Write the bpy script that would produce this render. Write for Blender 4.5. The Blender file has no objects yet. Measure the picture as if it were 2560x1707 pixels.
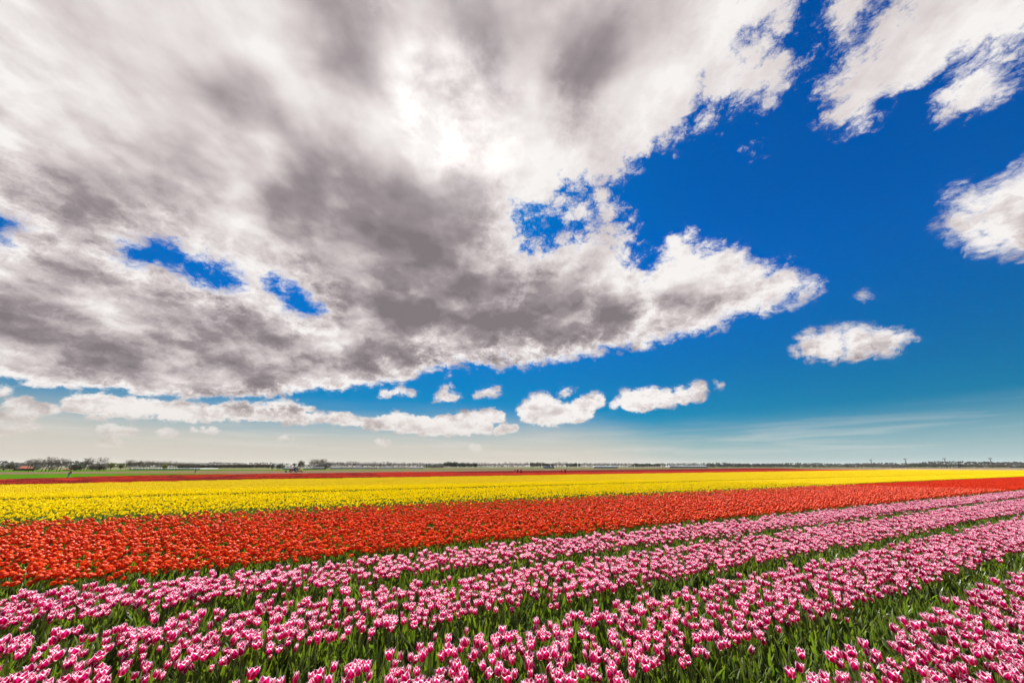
import bpy, bmesh, math, random
import numpy as np
from mathutils import Vector, Matrix

SC = bpy.context.scene
COL = SC.collection
R = math.radians

# ------------------------------------------------------------------ camera, sun, sky, exposure
EYE = 2.5
EXPOSURE = 1.5
cam_data = bpy.data.cameras.new('camera'); cam = bpy.data.objects.new('camera', cam_data); COL.objects.link(cam)
cam_data.sensor_width = 36.0; cam_data.lens = 12.0
cam_data.clip_start = 0.05; cam_data.clip_end = 12000.0
cam.location = (0, 0, EYE); cam.rotation_euler = (R(90 + 20.11), 0, 0)
SC.camera = cam

SUN_AZ, SUN_EL = R(-12.7), R(52.7)
SUN_DIR = Vector((math.sin(SUN_AZ)*math.cos(SUN_EL), math.cos(SUN_AZ)*math.cos(SUN_EL), math.sin(SUN_EL)))
sun_data = bpy.data.lights.new('sun', 'SUN'); sun = bpy.data.objects.new('sun', sun_data); COL.objects.link(sun)
sun_data.energy = 5.0; sun_data.angle = R(2.0); sun_data.color = (1.0, 0.975, 0.93)
sun.rotation_euler = (-SUN_DIR).to_track_quat('-Z', 'Y').to_euler()

SC.view_settings.view_transform = 'Standard'; SC.view_settings.look = 'None'
SC.view_settings.exposure = EXPOSURE; SC.view_settings.gamma = 1.0; SC.view_settings.use_curve_mapping = False
SC.cycles.max_bounces = 8; SC.cycles.diffuse_bounces = 3; SC.cycles.transmission_bounces = 4
SC.cycles.transparent_max_bounces = 8; SC.cycles.caustics_reflective = False; SC.cycles.caustics_refractive = False

# cloud positions on a sky chart: stereographic about the zenith (x east, y north, horizon at radius 1)
DECK = [(-0.306, 0.417, 0.3228), (-0.047, 0.285, 0.1846), (-0.595, 0.379, 0.1664), (0.118, 0.247, 0.1465), (-0.085, 0.609, 0.1437), (0.085, 0.617, 0.1243), (0.197, 0.605, 0.1005), (-0.539, 0.240, 0.0898), (-0.573, 0.534, 0.0897), (0.321, 0.549, 0.0866), (-0.456, 0.168, 0.0783), (-0.239, 0.700, 0.0668), (-0.167, 0.161, 0.0631), (-0.528, 0.605, 0.0627), (0.009, 0.700, 0.0565), (-0.746, 0.360, 0.0559), (0.152, 0.526, 0.0535), (-0.393, 0.138, 0.0528), (0.396, 0.522, 0.0496), (-0.178, 0.700, 0.0490), (0.287, 0.620, 0.0482), (-0.486, 0.647, 0.0476), (0.205, 0.146, 0.0454), (-0.299, 0.711, 0.0430), (0.250, 0.270, 0.0421), (-0.224, 0.138, 0.0414), (0.137, 0.379, 0.0393), (0.242, 0.202, 0.0387), (-0.344, 0.127, 0.0377), (0.032, 0.138, 0.0377), (0.092, 0.379, 0.0377), (-0.024, 0.489, 0.0376), (-0.445, 0.673, 0.0371), (-0.340, 0.707, 0.0357), (-0.656, 0.519, 0.0355), (-0.287, 0.127, 0.0339), (0.438, 0.504, 0.0339), (-0.374, 0.700, 0.0337), (-0.017, 0.451, 0.0336), (0.160, 0.477, 0.0322), (-0.411, 0.688, 0.0322), (-0.625, 0.232, 0.0319), (0.167, 0.692, 0.0311), (-0.742, 0.413, 0.0303), (-0.118, 0.131, 0.0301), (-0.528, 0.157, 0.0294), (-0.731, 0.311, 0.0294), (0.039, 0.428, 0.0274), (0.280, 0.481, 0.0274), (0.163, 0.123, 0.0264), (-0.141, 0.726, 0.0264), (-0.036, 0.730, 0.0264), (0.054, 0.726, 0.0253), (-0.257, 0.119, 0.0253), (-0.686, 0.500, 0.0241), (0.062, 0.413, 0.0241), (-0.584, 0.617, 0.0238), (0.017, 0.440, 0.0238), (-0.092, 0.123, 0.0226), (-0.009, 0.123, 0.0226), (0.066, 0.123, 0.0226), (0.366, 0.485, 0.0220), (0.269, 0.662, 0.0220), (0.242, 0.164, 0.0219), (0.291, 0.270, 0.0213), (0.468, 0.496, 0.0213), (-0.734, 0.440, 0.0213), (-0.659, 0.244, 0.0213), (-0.716, 0.289, 0.0213), (0.190, 0.481, 0.0203), (0.142, 0.422, 0.0171), (0.160, 0.440, 0.0201), (0.189, 0.459, 0.0176), (0.098, 0.457, 0.0170), (0.115, 0.441, 0.0151), (0.079, 0.434, 0.0096), (0.114, 0.482, 0.0145), (0.139, 0.459, 0.0153)]
HOLES = [(-0.468, 0.473, 0.0160), (-0.475, 0.462, 0.0136), (-0.460, 0.485, 0.0113), (-0.513, 0.413, 0.0106), (-0.502, 0.421, 0.0106), (-0.483, 0.451, 0.0106), (-0.494, 0.432, 0.0084), (-0.524, 0.406, 0.0075), (-0.378, 0.549, 0.0150), (-0.370, 0.560, 0.0106), (-0.381, 0.534, 0.0075), (-0.381, 0.564, 0.0075), (-0.396, 0.522, 0.0053), (-0.389, 0.526, 0.0053), (-0.599, 0.323, 0.0075)]
RIGHT_CLOUDS = [(0.325, 0.213, 0.0106), (0.404, 0.176, 0.0511), (0.370, 0.138, 0.0453), (0.389, 0.221, 0.0294), (0.332, 0.119, 0.0266), (0.381, 0.247, 0.0263), (0.385, 0.274, 0.0213), (0.449, 0.164, 0.0160), (0.310, 0.108, 0.0151), (0.419, 0.221, 0.0136), (0.415, 0.131, 0.0119), (0.347, 0.100, 0.0113), (0.378, 0.097, 0.0106), (0.355, 0.180, 0.0106), (0.366, 0.266, 0.0106), (0.464, 0.236, 0.0136), (0.475, 0.244, 0.0106), (0.595, 0.315, 0.0504), (0.588, 0.360, 0.0203), (0.644, 0.311, 0.0188), (0.558, 0.342, 0.0188), (0.603, 0.270, 0.0136), (0.569, 0.357, 0.0136), (0.550, 0.323, 0.0106), (0.588, 0.270, 0.0106), (0.607, 0.360, 0.0106), (0.595, 0.259, 0.0084), (0.618, 0.274, 0.0084), (0.633, 0.289, 0.0084), (0.641, 0.330, 0.0084), (0.547, 0.549, 0.0271), (0.573, 0.530, 0.0253), (0.524, 0.568, 0.0213), (0.595, 0.515, 0.0203), (0.607, 0.500, 0.0113), (0.513, 0.587, 0.0084), (0.550, 0.522, 0.0084), (0.595, 0.534, 0.0084), (0.520, 0.549, 0.0084)]
LOW_CLOUDS = [(0.306, 0.334, 0.0038), (0.314, 0.338, 0.0038), (0.317, 0.349, 0.0038), (0.302, 0.330, 0.0038), (0.306, 0.330, 0.0038), (0.310, 0.334, 0.0038), (0.310, 0.338, 0.0038), (0.314, 0.342, 0.0038), (0.314, 0.345, 0.0038), (0.295, 0.790, 0.0287), (0.317, 0.779, 0.0253), (0.276, 0.801, 0.0225), (0.336, 0.771, 0.0220), (0.400, 0.737, 0.0213), (0.378, 0.752, 0.0203), (0.355, 0.764, 0.0192), (0.269, 0.786, 0.0150), (0.404, 0.722, 0.0136), (0.081, 0.850, 0.0377), (0.171, 0.839, 0.0304), (0.111, 0.854, 0.0301), (0.054, 0.858, 0.0286), (0.145, 0.850, 0.0253), (0.190, 0.820, 0.0188), (0.054, 0.835, 0.0155), (0.036, 0.869, 0.0155), (0.205, 0.813, 0.0151), (-0.130, 0.880, 0.0238), (-0.175, 0.880, 0.0226), (-0.156, 0.880, 0.0226), (-0.235, 0.865, 0.0220), (-0.212, 0.873, 0.0220), (-0.291, 0.843, 0.0203), (-0.276, 0.850, 0.0203), (-0.257, 0.858, 0.0203), (-0.193, 0.877, 0.0192), (-0.069, 0.869, 0.0188), (-0.111, 0.873, 0.0188), (-0.096, 0.873, 0.0188), (-0.054, 0.869, 0.0188), (-0.554, 0.692, 0.0188), (-0.535, 0.707, 0.0188), (-0.682, 0.583, 0.0188), (-0.306, 0.839, 0.0168), (-0.689, 0.571, 0.0160), (-0.671, 0.594, 0.0160), (-0.607, 0.662, 0.0160), (-0.524, 0.718, 0.0160), (-0.622, 0.647, 0.0160), (-0.595, 0.669, 0.0160), (-0.513, 0.726, 0.0160), (-0.580, 0.677, 0.0155), (-0.565, 0.684, 0.0155), (-0.321, 0.835, 0.0151), (-0.039, 0.873, 0.0151), (-0.701, 0.560, 0.0136), (-0.479, 0.752, 0.0136), (-0.468, 0.760, 0.0136), (-0.456, 0.767, 0.0136), (-0.490, 0.745, 0.0136), (-0.502, 0.737, 0.0136), (-0.441, 0.775, 0.0136), (-0.637, 0.632, 0.0136), (-0.663, 0.605, 0.0136), (-0.652, 0.613, 0.0136), (-0.644, 0.620, 0.0136), (-0.430, 0.779, 0.0119), (-0.347, 0.824, 0.0119), (-0.332, 0.831, 0.0119), (-0.028, 0.873, 0.0119), (-0.363, 0.816, 0.0119), (-0.081, 0.880, 0.0113), (-0.148, 0.896, 0.0113), (-0.374, 0.809, 0.0106), (-0.205, 0.888, 0.0106), (-0.539, 0.692, 0.0106), (-0.220, 0.858, 0.0106), (-0.227, 0.880, 0.0106), (-0.625, 0.636, 0.0106), (-0.610, 0.651, 0.0106), (-0.618, 0.658, 0.0106), (-0.419, 0.786, 0.0106), (-0.408, 0.790, 0.0106), (-0.400, 0.794, 0.0106), (-0.389, 0.801, 0.0106), (-0.381, 0.805, 0.0106), (-0.242, 0.850, 0.0106), (-0.126, 0.899, 0.0106), (-0.708, 0.553, 0.0084), (-0.592, 0.681, 0.0084), (-0.577, 0.688, 0.0084), (-0.250, 0.873, 0.0084), (-0.261, 0.843, 0.0084), (-0.062, 0.880, 0.0084), (-0.163, 0.896, 0.0084), (-0.633, 0.643, 0.0084), (-0.701, 0.575, 0.0084), (-0.287, 0.775, 0.0075), (-0.295, 0.775, 0.0075), (-0.280, 0.779, 0.0075), (-0.272, 0.779, 0.0075), (-0.265, 0.782, 0.0075), (-0.257, 0.786, 0.0075), (-0.250, 0.786, 0.0075), (-0.242, 0.790, 0.0075), (-0.235, 0.794, 0.0075), (-0.167, 0.805, 0.0168), (-0.152, 0.813, 0.0119), (-0.160, 0.794, 0.0119), (-0.141, 0.816, 0.0106), (-0.148, 0.786, 0.0084), (-0.171, 0.790, 0.0075), (-0.130, 0.816, 0.0075), (-0.182, 0.809, 0.0075), (-0.178, 0.798, 0.0053), (-0.062, 0.809, 0.0113), (-0.054, 0.813, 0.0113), (-0.043, 0.813, 0.0106), (-0.069, 0.813, 0.0106), (-0.036, 0.809, 0.0075), (-0.028, 0.809, 0.0075), (-0.085, 0.816, 0.0075), (-0.077, 0.816, 0.0075), (-0.051, 0.805, 0.0053), (-0.757, 0.534, 0.0075), (-0.772, 0.522, 0.0053), (-0.764, 0.526, 0.0053), (-0.787, 0.504, 0.0053), (-0.780, 0.511, 0.0053), (-0.776, 0.519, 0.0053), (-0.753, 0.541, 0.0053), (-0.783, 0.507, 0.0053), (-0.791, 0.500, 0.0038), (-0.704, 0.620, 0.0075), (-0.701, 0.628, 0.0053), (-0.697, 0.632, 0.0053), (-0.693, 0.636, 0.0053), (-0.708, 0.613, 0.0038), (-0.712, 0.609, 0.0038), (-0.712, 0.613, 0.0038), (-0.704, 0.613, 0.0038), (-0.689, 0.639, 0.0038), (-0.659, 0.669, 0.0038), (-0.656, 0.677, 0.0038), (-0.663, 0.669, 0.0038), (-0.656, 0.669, 0.0038), (-0.659, 0.673, 0.0038), (-0.656, 0.673, 0.0038), (-0.652, 0.677, 0.0038), (-0.329, 0.880, 0.0053), (-0.332, 0.877, 0.0038), (-0.336, 0.877, 0.0038), (-0.325, 0.884, 0.0038), (-0.321, 0.884, 0.0038), (-0.314, 0.888, 0.0038), (-0.321, 0.880, 0.0038), (-0.317, 0.888, 0.0038), (-0.310, 0.888, 0.0038), (-0.130, 0.892, 0.0188), (-0.115, 0.892, 0.0188), (-0.167, 0.888, 0.0188), (-0.193, 0.884, 0.0168), (-0.152, 0.888, 0.0155), (-0.100, 0.892, 0.0151), (-0.088, 0.892, 0.0151), (-0.077, 0.896, 0.0151), (-0.066, 0.896, 0.0151), (0.039, 0.850, 0.0155), (0.028, 0.858, 0.0136), (0.051, 0.850, 0.0119), (0.039, 0.862, 0.0075), (0.047, 0.862, 0.0075), (0.017, 0.854, 0.0075), (0.021, 0.865, 0.0053), (0.039, 0.839, 0.0053), (0.028, 0.847, 0.0053), (0.126, 0.805, 0.0106), (0.118, 0.809, 0.0084), (0.133, 0.801, 0.0075), (0.141, 0.801, 0.0075), (0.148, 0.801, 0.0053), (0.111, 0.809, 0.0053), (0.133, 0.809, 0.0053), (0.130, 0.813, 0.0038), (0.118, 0.801, 0.0038), (-0.486, 0.726, 0.0155), (-0.475, 0.733, 0.0151), (-0.464, 0.737, 0.0119), (-0.453, 0.745, 0.0113), (-0.502, 0.718, 0.0113), (-0.445, 0.749, 0.0084), (-0.498, 0.726, 0.0084), (-0.513, 0.715, 0.0084), (-0.494, 0.715, 0.0075), (-0.663, 0.602, 0.0106), (-0.656, 0.609, 0.0084), (-0.648, 0.613, 0.0084), (-0.671, 0.598, 0.0084), (-0.678, 0.594, 0.0075), (-0.671, 0.590, 0.0038), (-0.659, 0.594, 0.0038), (-0.648, 0.605, 0.0038), (-0.667, 0.609, 0.0038), (0.246, 0.813, 0.0106), (0.250, 0.805, 0.0075), (0.257, 0.805, 0.0053), (0.239, 0.816, 0.0053), (0.242, 0.820, 0.0038), (0.235, 0.813, 0.0038), (0.239, 0.809, 0.0038), (0.261, 0.801, 0.0038), (0.242, 0.805, 0.0038), (0.434, 0.703, 0.0038), (0.438, 0.700, 0.0038), (0.430, 0.703, 0.0038), (0.438, 0.703, 0.0038), (0.434, 0.707, 0.0038), (-0.509, 0.786, 0.0038), (-0.509, 0.790, 0.0038), (-0.513, 0.786, 0.0038), (-0.505, 0.790, 0.0038), (-0.502, 0.794, 0.0038), (-0.494, 0.798, 0.0038), (-0.374, 0.809, 0.0106), (-0.408, 0.790, 0.0106), (-0.400, 0.794, 0.0106), (-0.389, 0.801, 0.0106), (-0.381, 0.805, 0.0106), (-0.366, 0.813, 0.0106), (-0.359, 0.816, 0.0106), (-0.415, 0.786, 0.0084), (-0.347, 0.820, 0.0084), (-0.618, 0.643, 0.0106), (-0.629, 0.636, 0.0106), (-0.637, 0.628, 0.0106), (-0.644, 0.624, 0.0084), (-0.610, 0.647, 0.0084), (-0.648, 0.617, 0.0075), (-0.625, 0.647, 0.0053), (-0.622, 0.651, 0.0053), (-0.603, 0.651, 0.0053), (-0.764, 0.549, 0.0084), (-0.772, 0.541, 0.0075), (-0.757, 0.556, 0.0053), (-0.780, 0.534, 0.0038), (-0.780, 0.538, 0.0038), (-0.757, 0.545, 0.0038), (-0.757, 0.549, 0.0038), (-0.764, 0.556, 0.0038), (-0.757, 0.564, 0.0038), (-0.610, 0.703, 0.0053), (-0.607, 0.707, 0.0038), (-0.625, 0.688, 0.0038), (-0.614, 0.696, 0.0038), (-0.614, 0.700, 0.0038), (-0.603, 0.703, 0.0038), (-0.603, 0.707, 0.0038), (-0.603, 0.711, 0.0038), (-0.622, 0.692, 0.0038), (-0.096, 0.948, 0.0053), (-0.107, 0.944, 0.0038), (-0.103, 0.944, 0.0038), (-0.100, 0.944, 0.0038), (-0.092, 0.944, 0.0038), (-0.088, 0.944, 0.0038), (-0.103, 0.948, 0.0038), (-0.088, 0.948, 0.0038), (-0.085, 0.948, 0.0038), (-0.723, 0.632, 0.0038), (-0.719, 0.636, 0.0038), (-0.716, 0.636, 0.0038), (-0.712, 0.639, 0.0038), (-0.712, 0.643, 0.0038), (-0.719, 0.632, 0.0038), (-0.716, 0.639, 0.0038), (-0.028, 0.907, 0.0084), (-0.021, 0.903, 0.0075), (-0.013, 0.903, 0.0075), (-0.006, 0.903, 0.0075), (0.002, 0.903, 0.0075), (-0.036, 0.907, 0.0075), (0.009, 0.903, 0.0053), (-0.028, 0.899, 0.0038), (0.013, 0.899, 0.0038), (-0.746, 0.485, 0.0084), (-0.742, 0.492, 0.0038), (-0.746, 0.477, 0.0038), (-0.753, 0.481, 0.0038), (-0.753, 0.485, 0.0038), (-0.738, 0.485, 0.0038), (-0.738, 0.489, 0.0038), (-0.746, 0.492, 0.0038), (-0.738, 0.492, 0.0038), (-0.746, 0.515, 0.0053), (-0.749, 0.519, 0.0053), (-0.746, 0.522, 0.0038), (-0.749, 0.511, 0.0038), (-0.742, 0.519, 0.0038), (-0.734, 0.541, 0.0038), (-0.734, 0.545, 0.0038), (-0.738, 0.538, 0.0038), (-0.738, 0.541, 0.0038), (-0.731, 0.545, 0.0038), (-0.731, 0.549, 0.0038), (-0.145, 0.764, 0.0075), (-0.137, 0.767, 0.0038), (-0.137, 0.760, 0.0038), (-0.137, 0.764, 0.0038), (-0.133, 0.767, 0.0038), (0.535, 0.466, 0.0038), (0.532, 0.466, 0.0038), (0.535, 0.470, 0.0038)]
GREY_PATCHES = [(-0.184, 0.230, 0.051, 0.80), (-0.476, 0.332, 0.056, 0.50), (-0.541, 0.317, 0.046, 0.60), (-0.306, 0.294, 0.048, 0.55), (-0.283, 0.403, 0.056, 0.40), (-0.225, 0.460, 0.108, 0.80), (-0.136, 0.563, 0.145, 0.95), (-0.005, 0.649, 0.130, 0.90), (-0.197, 0.667, 0.102, 0.80), (0.216, 0.641, 0.078, 0.50), (-0.039, 0.256, 0.061, 0.55), (0.099, 0.282, 0.064, 0.70), (0.164, 0.258, 0.050, 0.35), (-0.572, 0.407, 0.066, 0.50), (-0.521, 0.525, 0.072, 0.70), (-0.449, 0.642, 0.073, 0.85), (-0.332, 0.708, 0.055, 0.80), (-0.647, 0.528, 0.065, 0.70), (-0.529, 0.637, 0.069, 0.70), (-0.639, 0.414, 0.047, 0.60), (0.598, 0.332, 0.031, 0.50), (-0.048, 0.465, 0.043, 0.40), (0.087, 0.310, 0.042, 0.35), (-0.281, 0.347, 0.033, 0.30), (-0.600, 0.572, 0.039, 0.40), (0.099, 0.609, 0.096, 0.50), (0.266, 0.634, 0.068, 0.50), (0.358, 0.573, 0.045, 0.40), (0.185, 0.660, 0.072, 0.50), (-0.093, 0.720, 0.059, 0.70), (0.070, 0.702, 0.057, 0.60), (-0.348, 0.412, 0.048, 0.50), (-0.314, 0.513, 0.051, 0.60)]
THIN_PATCHES = [(-0.080, 0.332, 0.053, 1.00), (-0.053, 0.297, 0.036, 0.60), (0.002, 0.294, 0.030, 0.50), (-0.433, 0.235, 0.058, 0.50), (-0.253, 0.241, 0.034, 0.60), (-0.383, 0.314, 0.043, 0.30), (-0.309, 0.347, 0.049, 0.50), (0.062, 0.395, 0.077, 0.60), (-0.168, 0.398, 0.038, 0.60), (-0.131, 0.280, 0.024, 0.40), (-0.475, 0.414, 0.050, 0.50), (-0.076, 0.529, 0.031, 0.70), (0.237, 0.266, 0.068, 0.30), (-0.433, 0.480, 0.045, 0.60), (-0.381, 0.555, 0.045, 0.60), (-0.344, 0.638, 0.046, 0.60), (-0.261, 0.710, 0.042, 0.60), (-0.420, 0.532, 0.042, 0.50), (-0.110, 0.366, 0.030, 0.50), (0.303, 0.471, 0.073, 0.50), (0.444, 0.491, 0.044, 0.50), (-0.599, 0.354, 0.038, 0.50), (-0.522, 0.413, 0.037, 0.50), (0.167, 0.490, 0.058, 0.40)]
class NT:
    """short hand for building node trees"""
    def __init__(s, tree): s.t = tree; s.n = tree.nodes; s.l = tree.links
    def _set(s, sock, v):
        if v is None: return
        if isinstance(v, bpy.types.NodeSocket): s.l.new(v, sock)
        else: sock.default_value = v
    def node(s, typ, **kw):
        n = s.n.new(typ)
        for k, v in kw.items(): setattr(n, k, v)
        return n
    def m(s, op, a, b=None, c=None, clamp=False):
        n = s.node('ShaderNodeMath', operation=op, use_clamp=clamp)
        for i, v in enumerate((a, b, c)): s._set(n.inputs[i], v)
        return n.outputs[0]
    def v(s, op, a, b=None, sc=None):
        n = s.node('ShaderNodeVectorMath', operation=op)
        s._set(n.inputs[0], a); s._set(n.inputs[1], b)
        if sc is not None: s._set(n.inputs['Scale'], sc)
        return n.outputs['Value'] if op in ('DISTANCE', 'LENGTH', 'DOT_PRODUCT') else n.outputs[0]
    def xyz(s, a, b, c):
        n = s.node('ShaderNodeCombineXYZ')
        for i, v in enumerate((a, b, c)): s._set(n.inputs[i], v)
        return n.outputs[0]
    def sep(s, a):
        n = s.node('ShaderNodeSeparateXYZ'); s._set(n.inputs[0], a); return n.outputs
    def ramp(s, x, a, b, c=0.0, d=1.0, mode='SMOOTHSTEP'):
        n = s.node('ShaderNodeMapRange', interpolation_type=mode)
        for i, v in enumerate((x, a, b, c, d)): s._set(n.inputs[i], v)
        return n.outputs[0]
    def noise(s, vec, scale, detail=6.0, rough=0.55, dist=0.0, lac=2.0):
        n = s.node('ShaderNodeTexNoise')
        s._set(n.inputs['Vector'], vec); s._set(n.inputs['Scale'], scale); s._set(n.inputs['Detail'], detail)
        s._set(n.inputs['Roughness'], rough); s._set(n.inputs['Distortion'], dist); s._set(n.inputs['Lacunarity'], lac)
        return n.outputs['Fac']
    def mix(s, f, a, b, blend='MIX'):
        n = s.node('ShaderNodeMix', data_type='RGBA', blend_type=blend)
        s._set(n.inputs['Factor'], f); s._set(n.inputs[6], a); s._set(n.inputs[7], b)
        return n.outputs[2]

def build_sky():
    w = bpy.data.worlds.new('World'); SC.world = w; w.use_nodes = True
    w.cycles.sampling_method = 'MANUAL'; w.cycles.sample_map_resolution = 512
    t = w.node_tree; t.nodes.clear(); k = NT(t)
    STR = 0.06
    LEVEL = 0.1
    gain = LEVEL/2**EXPOSURE/STR
    d = k.node('ShaderNodeTexCoord').outputs['Generated']
    d = k.v('NORMALIZE', d)
    dx, dy, dz0 = k.sep(d)
    dz = k.m('MAXIMUM', dz0, 0.0)
    inv = k.m('DIVIDE', 1.0, k.m('ADD', dz, 1.0))
    S = k.xyz(k.m('MULTIPLY', dx, inv), k.m('MULTIPLY', dy, inv), 0.0)
    # deck coordinates: where the view ray meets a slightly curved cloud layer
    inv2 = k.m('DIVIDE', 1.0, k.m('ADD', dz, 0.30))
    Q = k.xyz(k.m('MULTIPLY', dx, inv2), k.m('MULTIPLY', dy, inv2), k.m('MULTIPLY', dz, 0.6))
    # clear sky
    sky = k.node('ShaderNodeTexSky', sky_type='NISHITA', sun_disc=False, sun_elevation=SUN_EL, sun_rotation=SUN_AZ,
                 altitude=0.0, air_density=1.0, dust_density=0.3, ozone_density=3.0)
    hsv = k.node('ShaderNodeHueSaturation'); k._set(hsv.inputs['Color'], sky.outputs[0])
    hsv.inputs['Saturation'].default_value = SKY_SAT; hsv.inputs['Value'].default_value = SKY_VAL
    clear = k.mix(1.0, hsv.outputs[0], SKY_TINT, 'MULTIPLY')
    lowf = k.ramp(dz, 0.05, 0.5, 0.72, 1.0)
    clear = k.mix(1.0, clear, k.xyz(lowf, lowf, k.m('MULTIPLY', lowf, k.ramp(dz, 0.1, 0.5, 0.80, 1.0))), 'MULTIPLY')
    # coverage
    wv = k.node('ShaderNodeTexNoise'); k._set(wv.inputs['Vector'], Q); wv.inputs['Scale'].default_value = 2.6; wv.inputs['Detail'].default_value = 4
    wvec = k.v('SCALE', k.v('SUBTRACT', wv.outputs['Color'], (0.5, 0.5, 0.5)), None, 0.06)
    elev_amp = k.ramp(dz, 0.05, 0.5, 0.18, 1.0)
    Sw = k.v('ADD', S, k.v('SCALE', wvec, None, elev_amp))
    Sw = k.v('MULTIPLY', Sw, (1.0, 1.0, 0.0))
    def union(L, kk, vec):
        acc = None
        for (x, y, r) in L:
            f = k.m('SUBTRACT', r, k.v('DISTANCE', vec, (x, y, 0.0)))
            acc = f if acc is None else k.m('SMOOTH_MAX', acc, f, kk)
        return acc
    Fd = union(DECK, 0.02, Sw)
    Fh = union(HOLES, 0.004, Sw)
    Fd = k.m('SMOOTH_MIN', Fd, k.m('MULTIPLY', k.m('ADD', Fh, 0.002), -1.0), 0.004)
    Fd = k.m('ADD', Fd, 0.013)
    Fr = union(RIGHT_CLOUDS, 0.006, Sw)
    Fl = union(LOW_CLOUDS, 0.003, Sw)
    # behind the camera the same kind of broken deck goes on
    back = k.m('MULTIPLY', k.m('SUBTRACT', k.noise(Q, 1.3, 3.0, 0.5), 0.50), 0.5)
    back = k.m('SUBTRACT', back, k.ramp(dy, -0.25, 0.0, 0.0, 0.4))
    F = k.m('MAXIMUM', k.m('MAXIMUM', Fd, k.m('ADD', Fr, k.ramp(dz, 0.3, 0.5, 0.014, 0.021))), k.m('MAXIMUM', k.m('ADD', Fl, k.ramp(dz, 0.25, 0.45, 0.012, 0.003)), back))
    # fractal edge
    n_big = k.noise(Q, 7.0, 9.0, 0.62, 0.25)
    def puffs(vec, scale=20.0, detail=4.0, rg=0.7):
        """heaped cauliflower lobes"""
        v = k.node('ShaderNodeTexVoronoi', feature='F1'); k._set(v.inputs['Vector'], vec)
        v.inputs['Scale'].default_value = scale; v.inputs['Detail'].default_value = detail; v.inputs['Roughness'].default_value = rg
        v.inputs['Lacunarity'].default_value = 2.2
        return k.m('SUBTRACT', 1.0, v.outputs['Distance'])
    low_vec = k.v('MULTIPLY', d, (1.0, 1.0, 1.5))
    rough = k.node('ShaderNodeTexNoise'); k._set(rough.inputs['Vector'], low_vec); rough.inputs['Scale'].default_value = 18.0
    rough.inputs['Detail'].default_value = 7.0; rough.inputs['Roughness'].default_value = 0.62
    pv = k.v('ADD', low_vec, k.v('SCALE', k.v('SUBTRACT', rough.outputs['Color'], (0.5, 0.5, 0.5)), None, 0.05))
    puff = puffs(pv)
    n_fine = k.m('ADD', k.m('MULTIPLY', rough.outputs['Fac'], 0.55), k.m('MULTIPLY', puff, 0.45))
    hi = k.ramp(dz, 0.12, 0.45, 0.15, 0.6)
    nn = k.m('ADD', k.m('MULTIPLY', n_big, hi), k.m('MULTIPLY', n_fine, k.m('SUBTRACT', 1.0, hi)))
    NOISE_MID = k.ramp(dz, 0.12, 0.5, 0.40, 0.41)
    amp = k.ramp(dz, 0.08, 0.6, 0.026, 0.125)
    dens = k.m('ADD', F, k.m('MULTIPLY', k.m('SUBTRACT', nn, NOISE_MID), amp))
    alpha = k.ramp(dens, k.m('MULTIPLY', k.ramp(dz, 0.05, 0.4, 0.001, 0.004), -1.0), k.ramp(dz, 0.05, 0.4, 0.005, 0.022))
    # light inside the clouds
    thick = k.ramp(dens, 0.0, k.ramp(dz, 0.05, 0.6, 0.02, 0.10), 0.0, 1.0)
    sun2 = (SUN_DIR.x/(1+SUN_DIR.z), SUN_DIR.y/(1+SUN_DIR.z), 0.0)
    def patches(L, vec):
        acc = None
        for (x, y, r, a) in L:
            f = k.ramp(k.v('DISTANCE', vec, (x, y, 0.0)), 0.0, r*1.5, a, 0.0)
            acc = f if acc is None else k.m('ADD', acc, f)
        return acc
    Sp = k.v('ADD', S, k.v('SCALE', wvec, None, 4.0)); Sp = k.v('MULTIPLY', Sp, (1.0, 1.0, 0.0))
    grey = patches(GREY_PATCHES, Sp); thin = patches(THIN_PATCHES, Sp)
    tosun = k.v('SCALE', k.v('NORMALIZE', k.v('SUBTRACT', sun2, S)), None, 0.05)
    tosun3 = k.v('NORMALIZE', k.v('SUBTRACT', tuple(SUN_DIR), d))
    Q2 = k.v('ADD', Q, tosun)
    rel = k.m('SUBTRACT', k.noise(Q, 5.0, 4.0, 0.5, 0.3), k.noise(Q2, 5.0, 4.0, 0.5, 0.3))
    pv2 = k.v('ADD', pv, k.v('MULTIPLY', k.v('SCALE', tosun3, None, 0.018), (1.0, 1.0, 1.5)))
    rel2 = k.m('SUBTRACT', puff, puffs(pv2))
    bv = k.v('ADD', k.v('MULTIPLY', d, (1.0, 1.0, 1.7)), k.v('SCALE', k.v('SUBTRACT', rough.outputs['Color'], (0.5, 0.5, 0.5)), None, 0.05))
    bv2 = k.v('ADD', bv, k.v('MULTIPLY', k.v('SCALE', tosun3, None, 0.055), (1.0, 1.0, 1.7)))
    relm = k.m('MULTIPLY', k.m('SUBTRACT', puffs(bv, 6.5, 2.0, 0.55), puffs(bv2, 6.5, 2.0, 0.55)), 0.62)
    rel = k.m('ADD', k.m('MULTIPLY', rel, k.ramp(dz, 0.35, 0.75)), k.m('MULTIPLY', relm, k.ramp(dz, 0.35, 0.75, 1.35, 0.3)))
    inv3 = k.m('DIVIDE', 1.0, k.m('ADD', dz, 0.12))
    soft = k.noise(k.xyz(k.m('MULTIPLY', dx, inv3), k.m('MULTIPLY', k.m('MULTIPLY', dy, inv3), 0.40), 0.0), 3.2, 5.0, 0.48, 0.3)
    lum = k.m('SUBTRACT', 0.90, k.m('MULTIPLY', k.m('SUBTRACT', 1.0, k.m('POWER', 2.718, k.m('MULTIPLY', k.m('MULTIPLY', grey, thick), -1.25))), 0.72))
    lum = k.m('ADD', lum, k.m('MULTIPLY', thin, 0.15))
    lum = k.m('SUBTRACT', lum, k.m('MULTIPLY', thick, 0.10))
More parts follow.
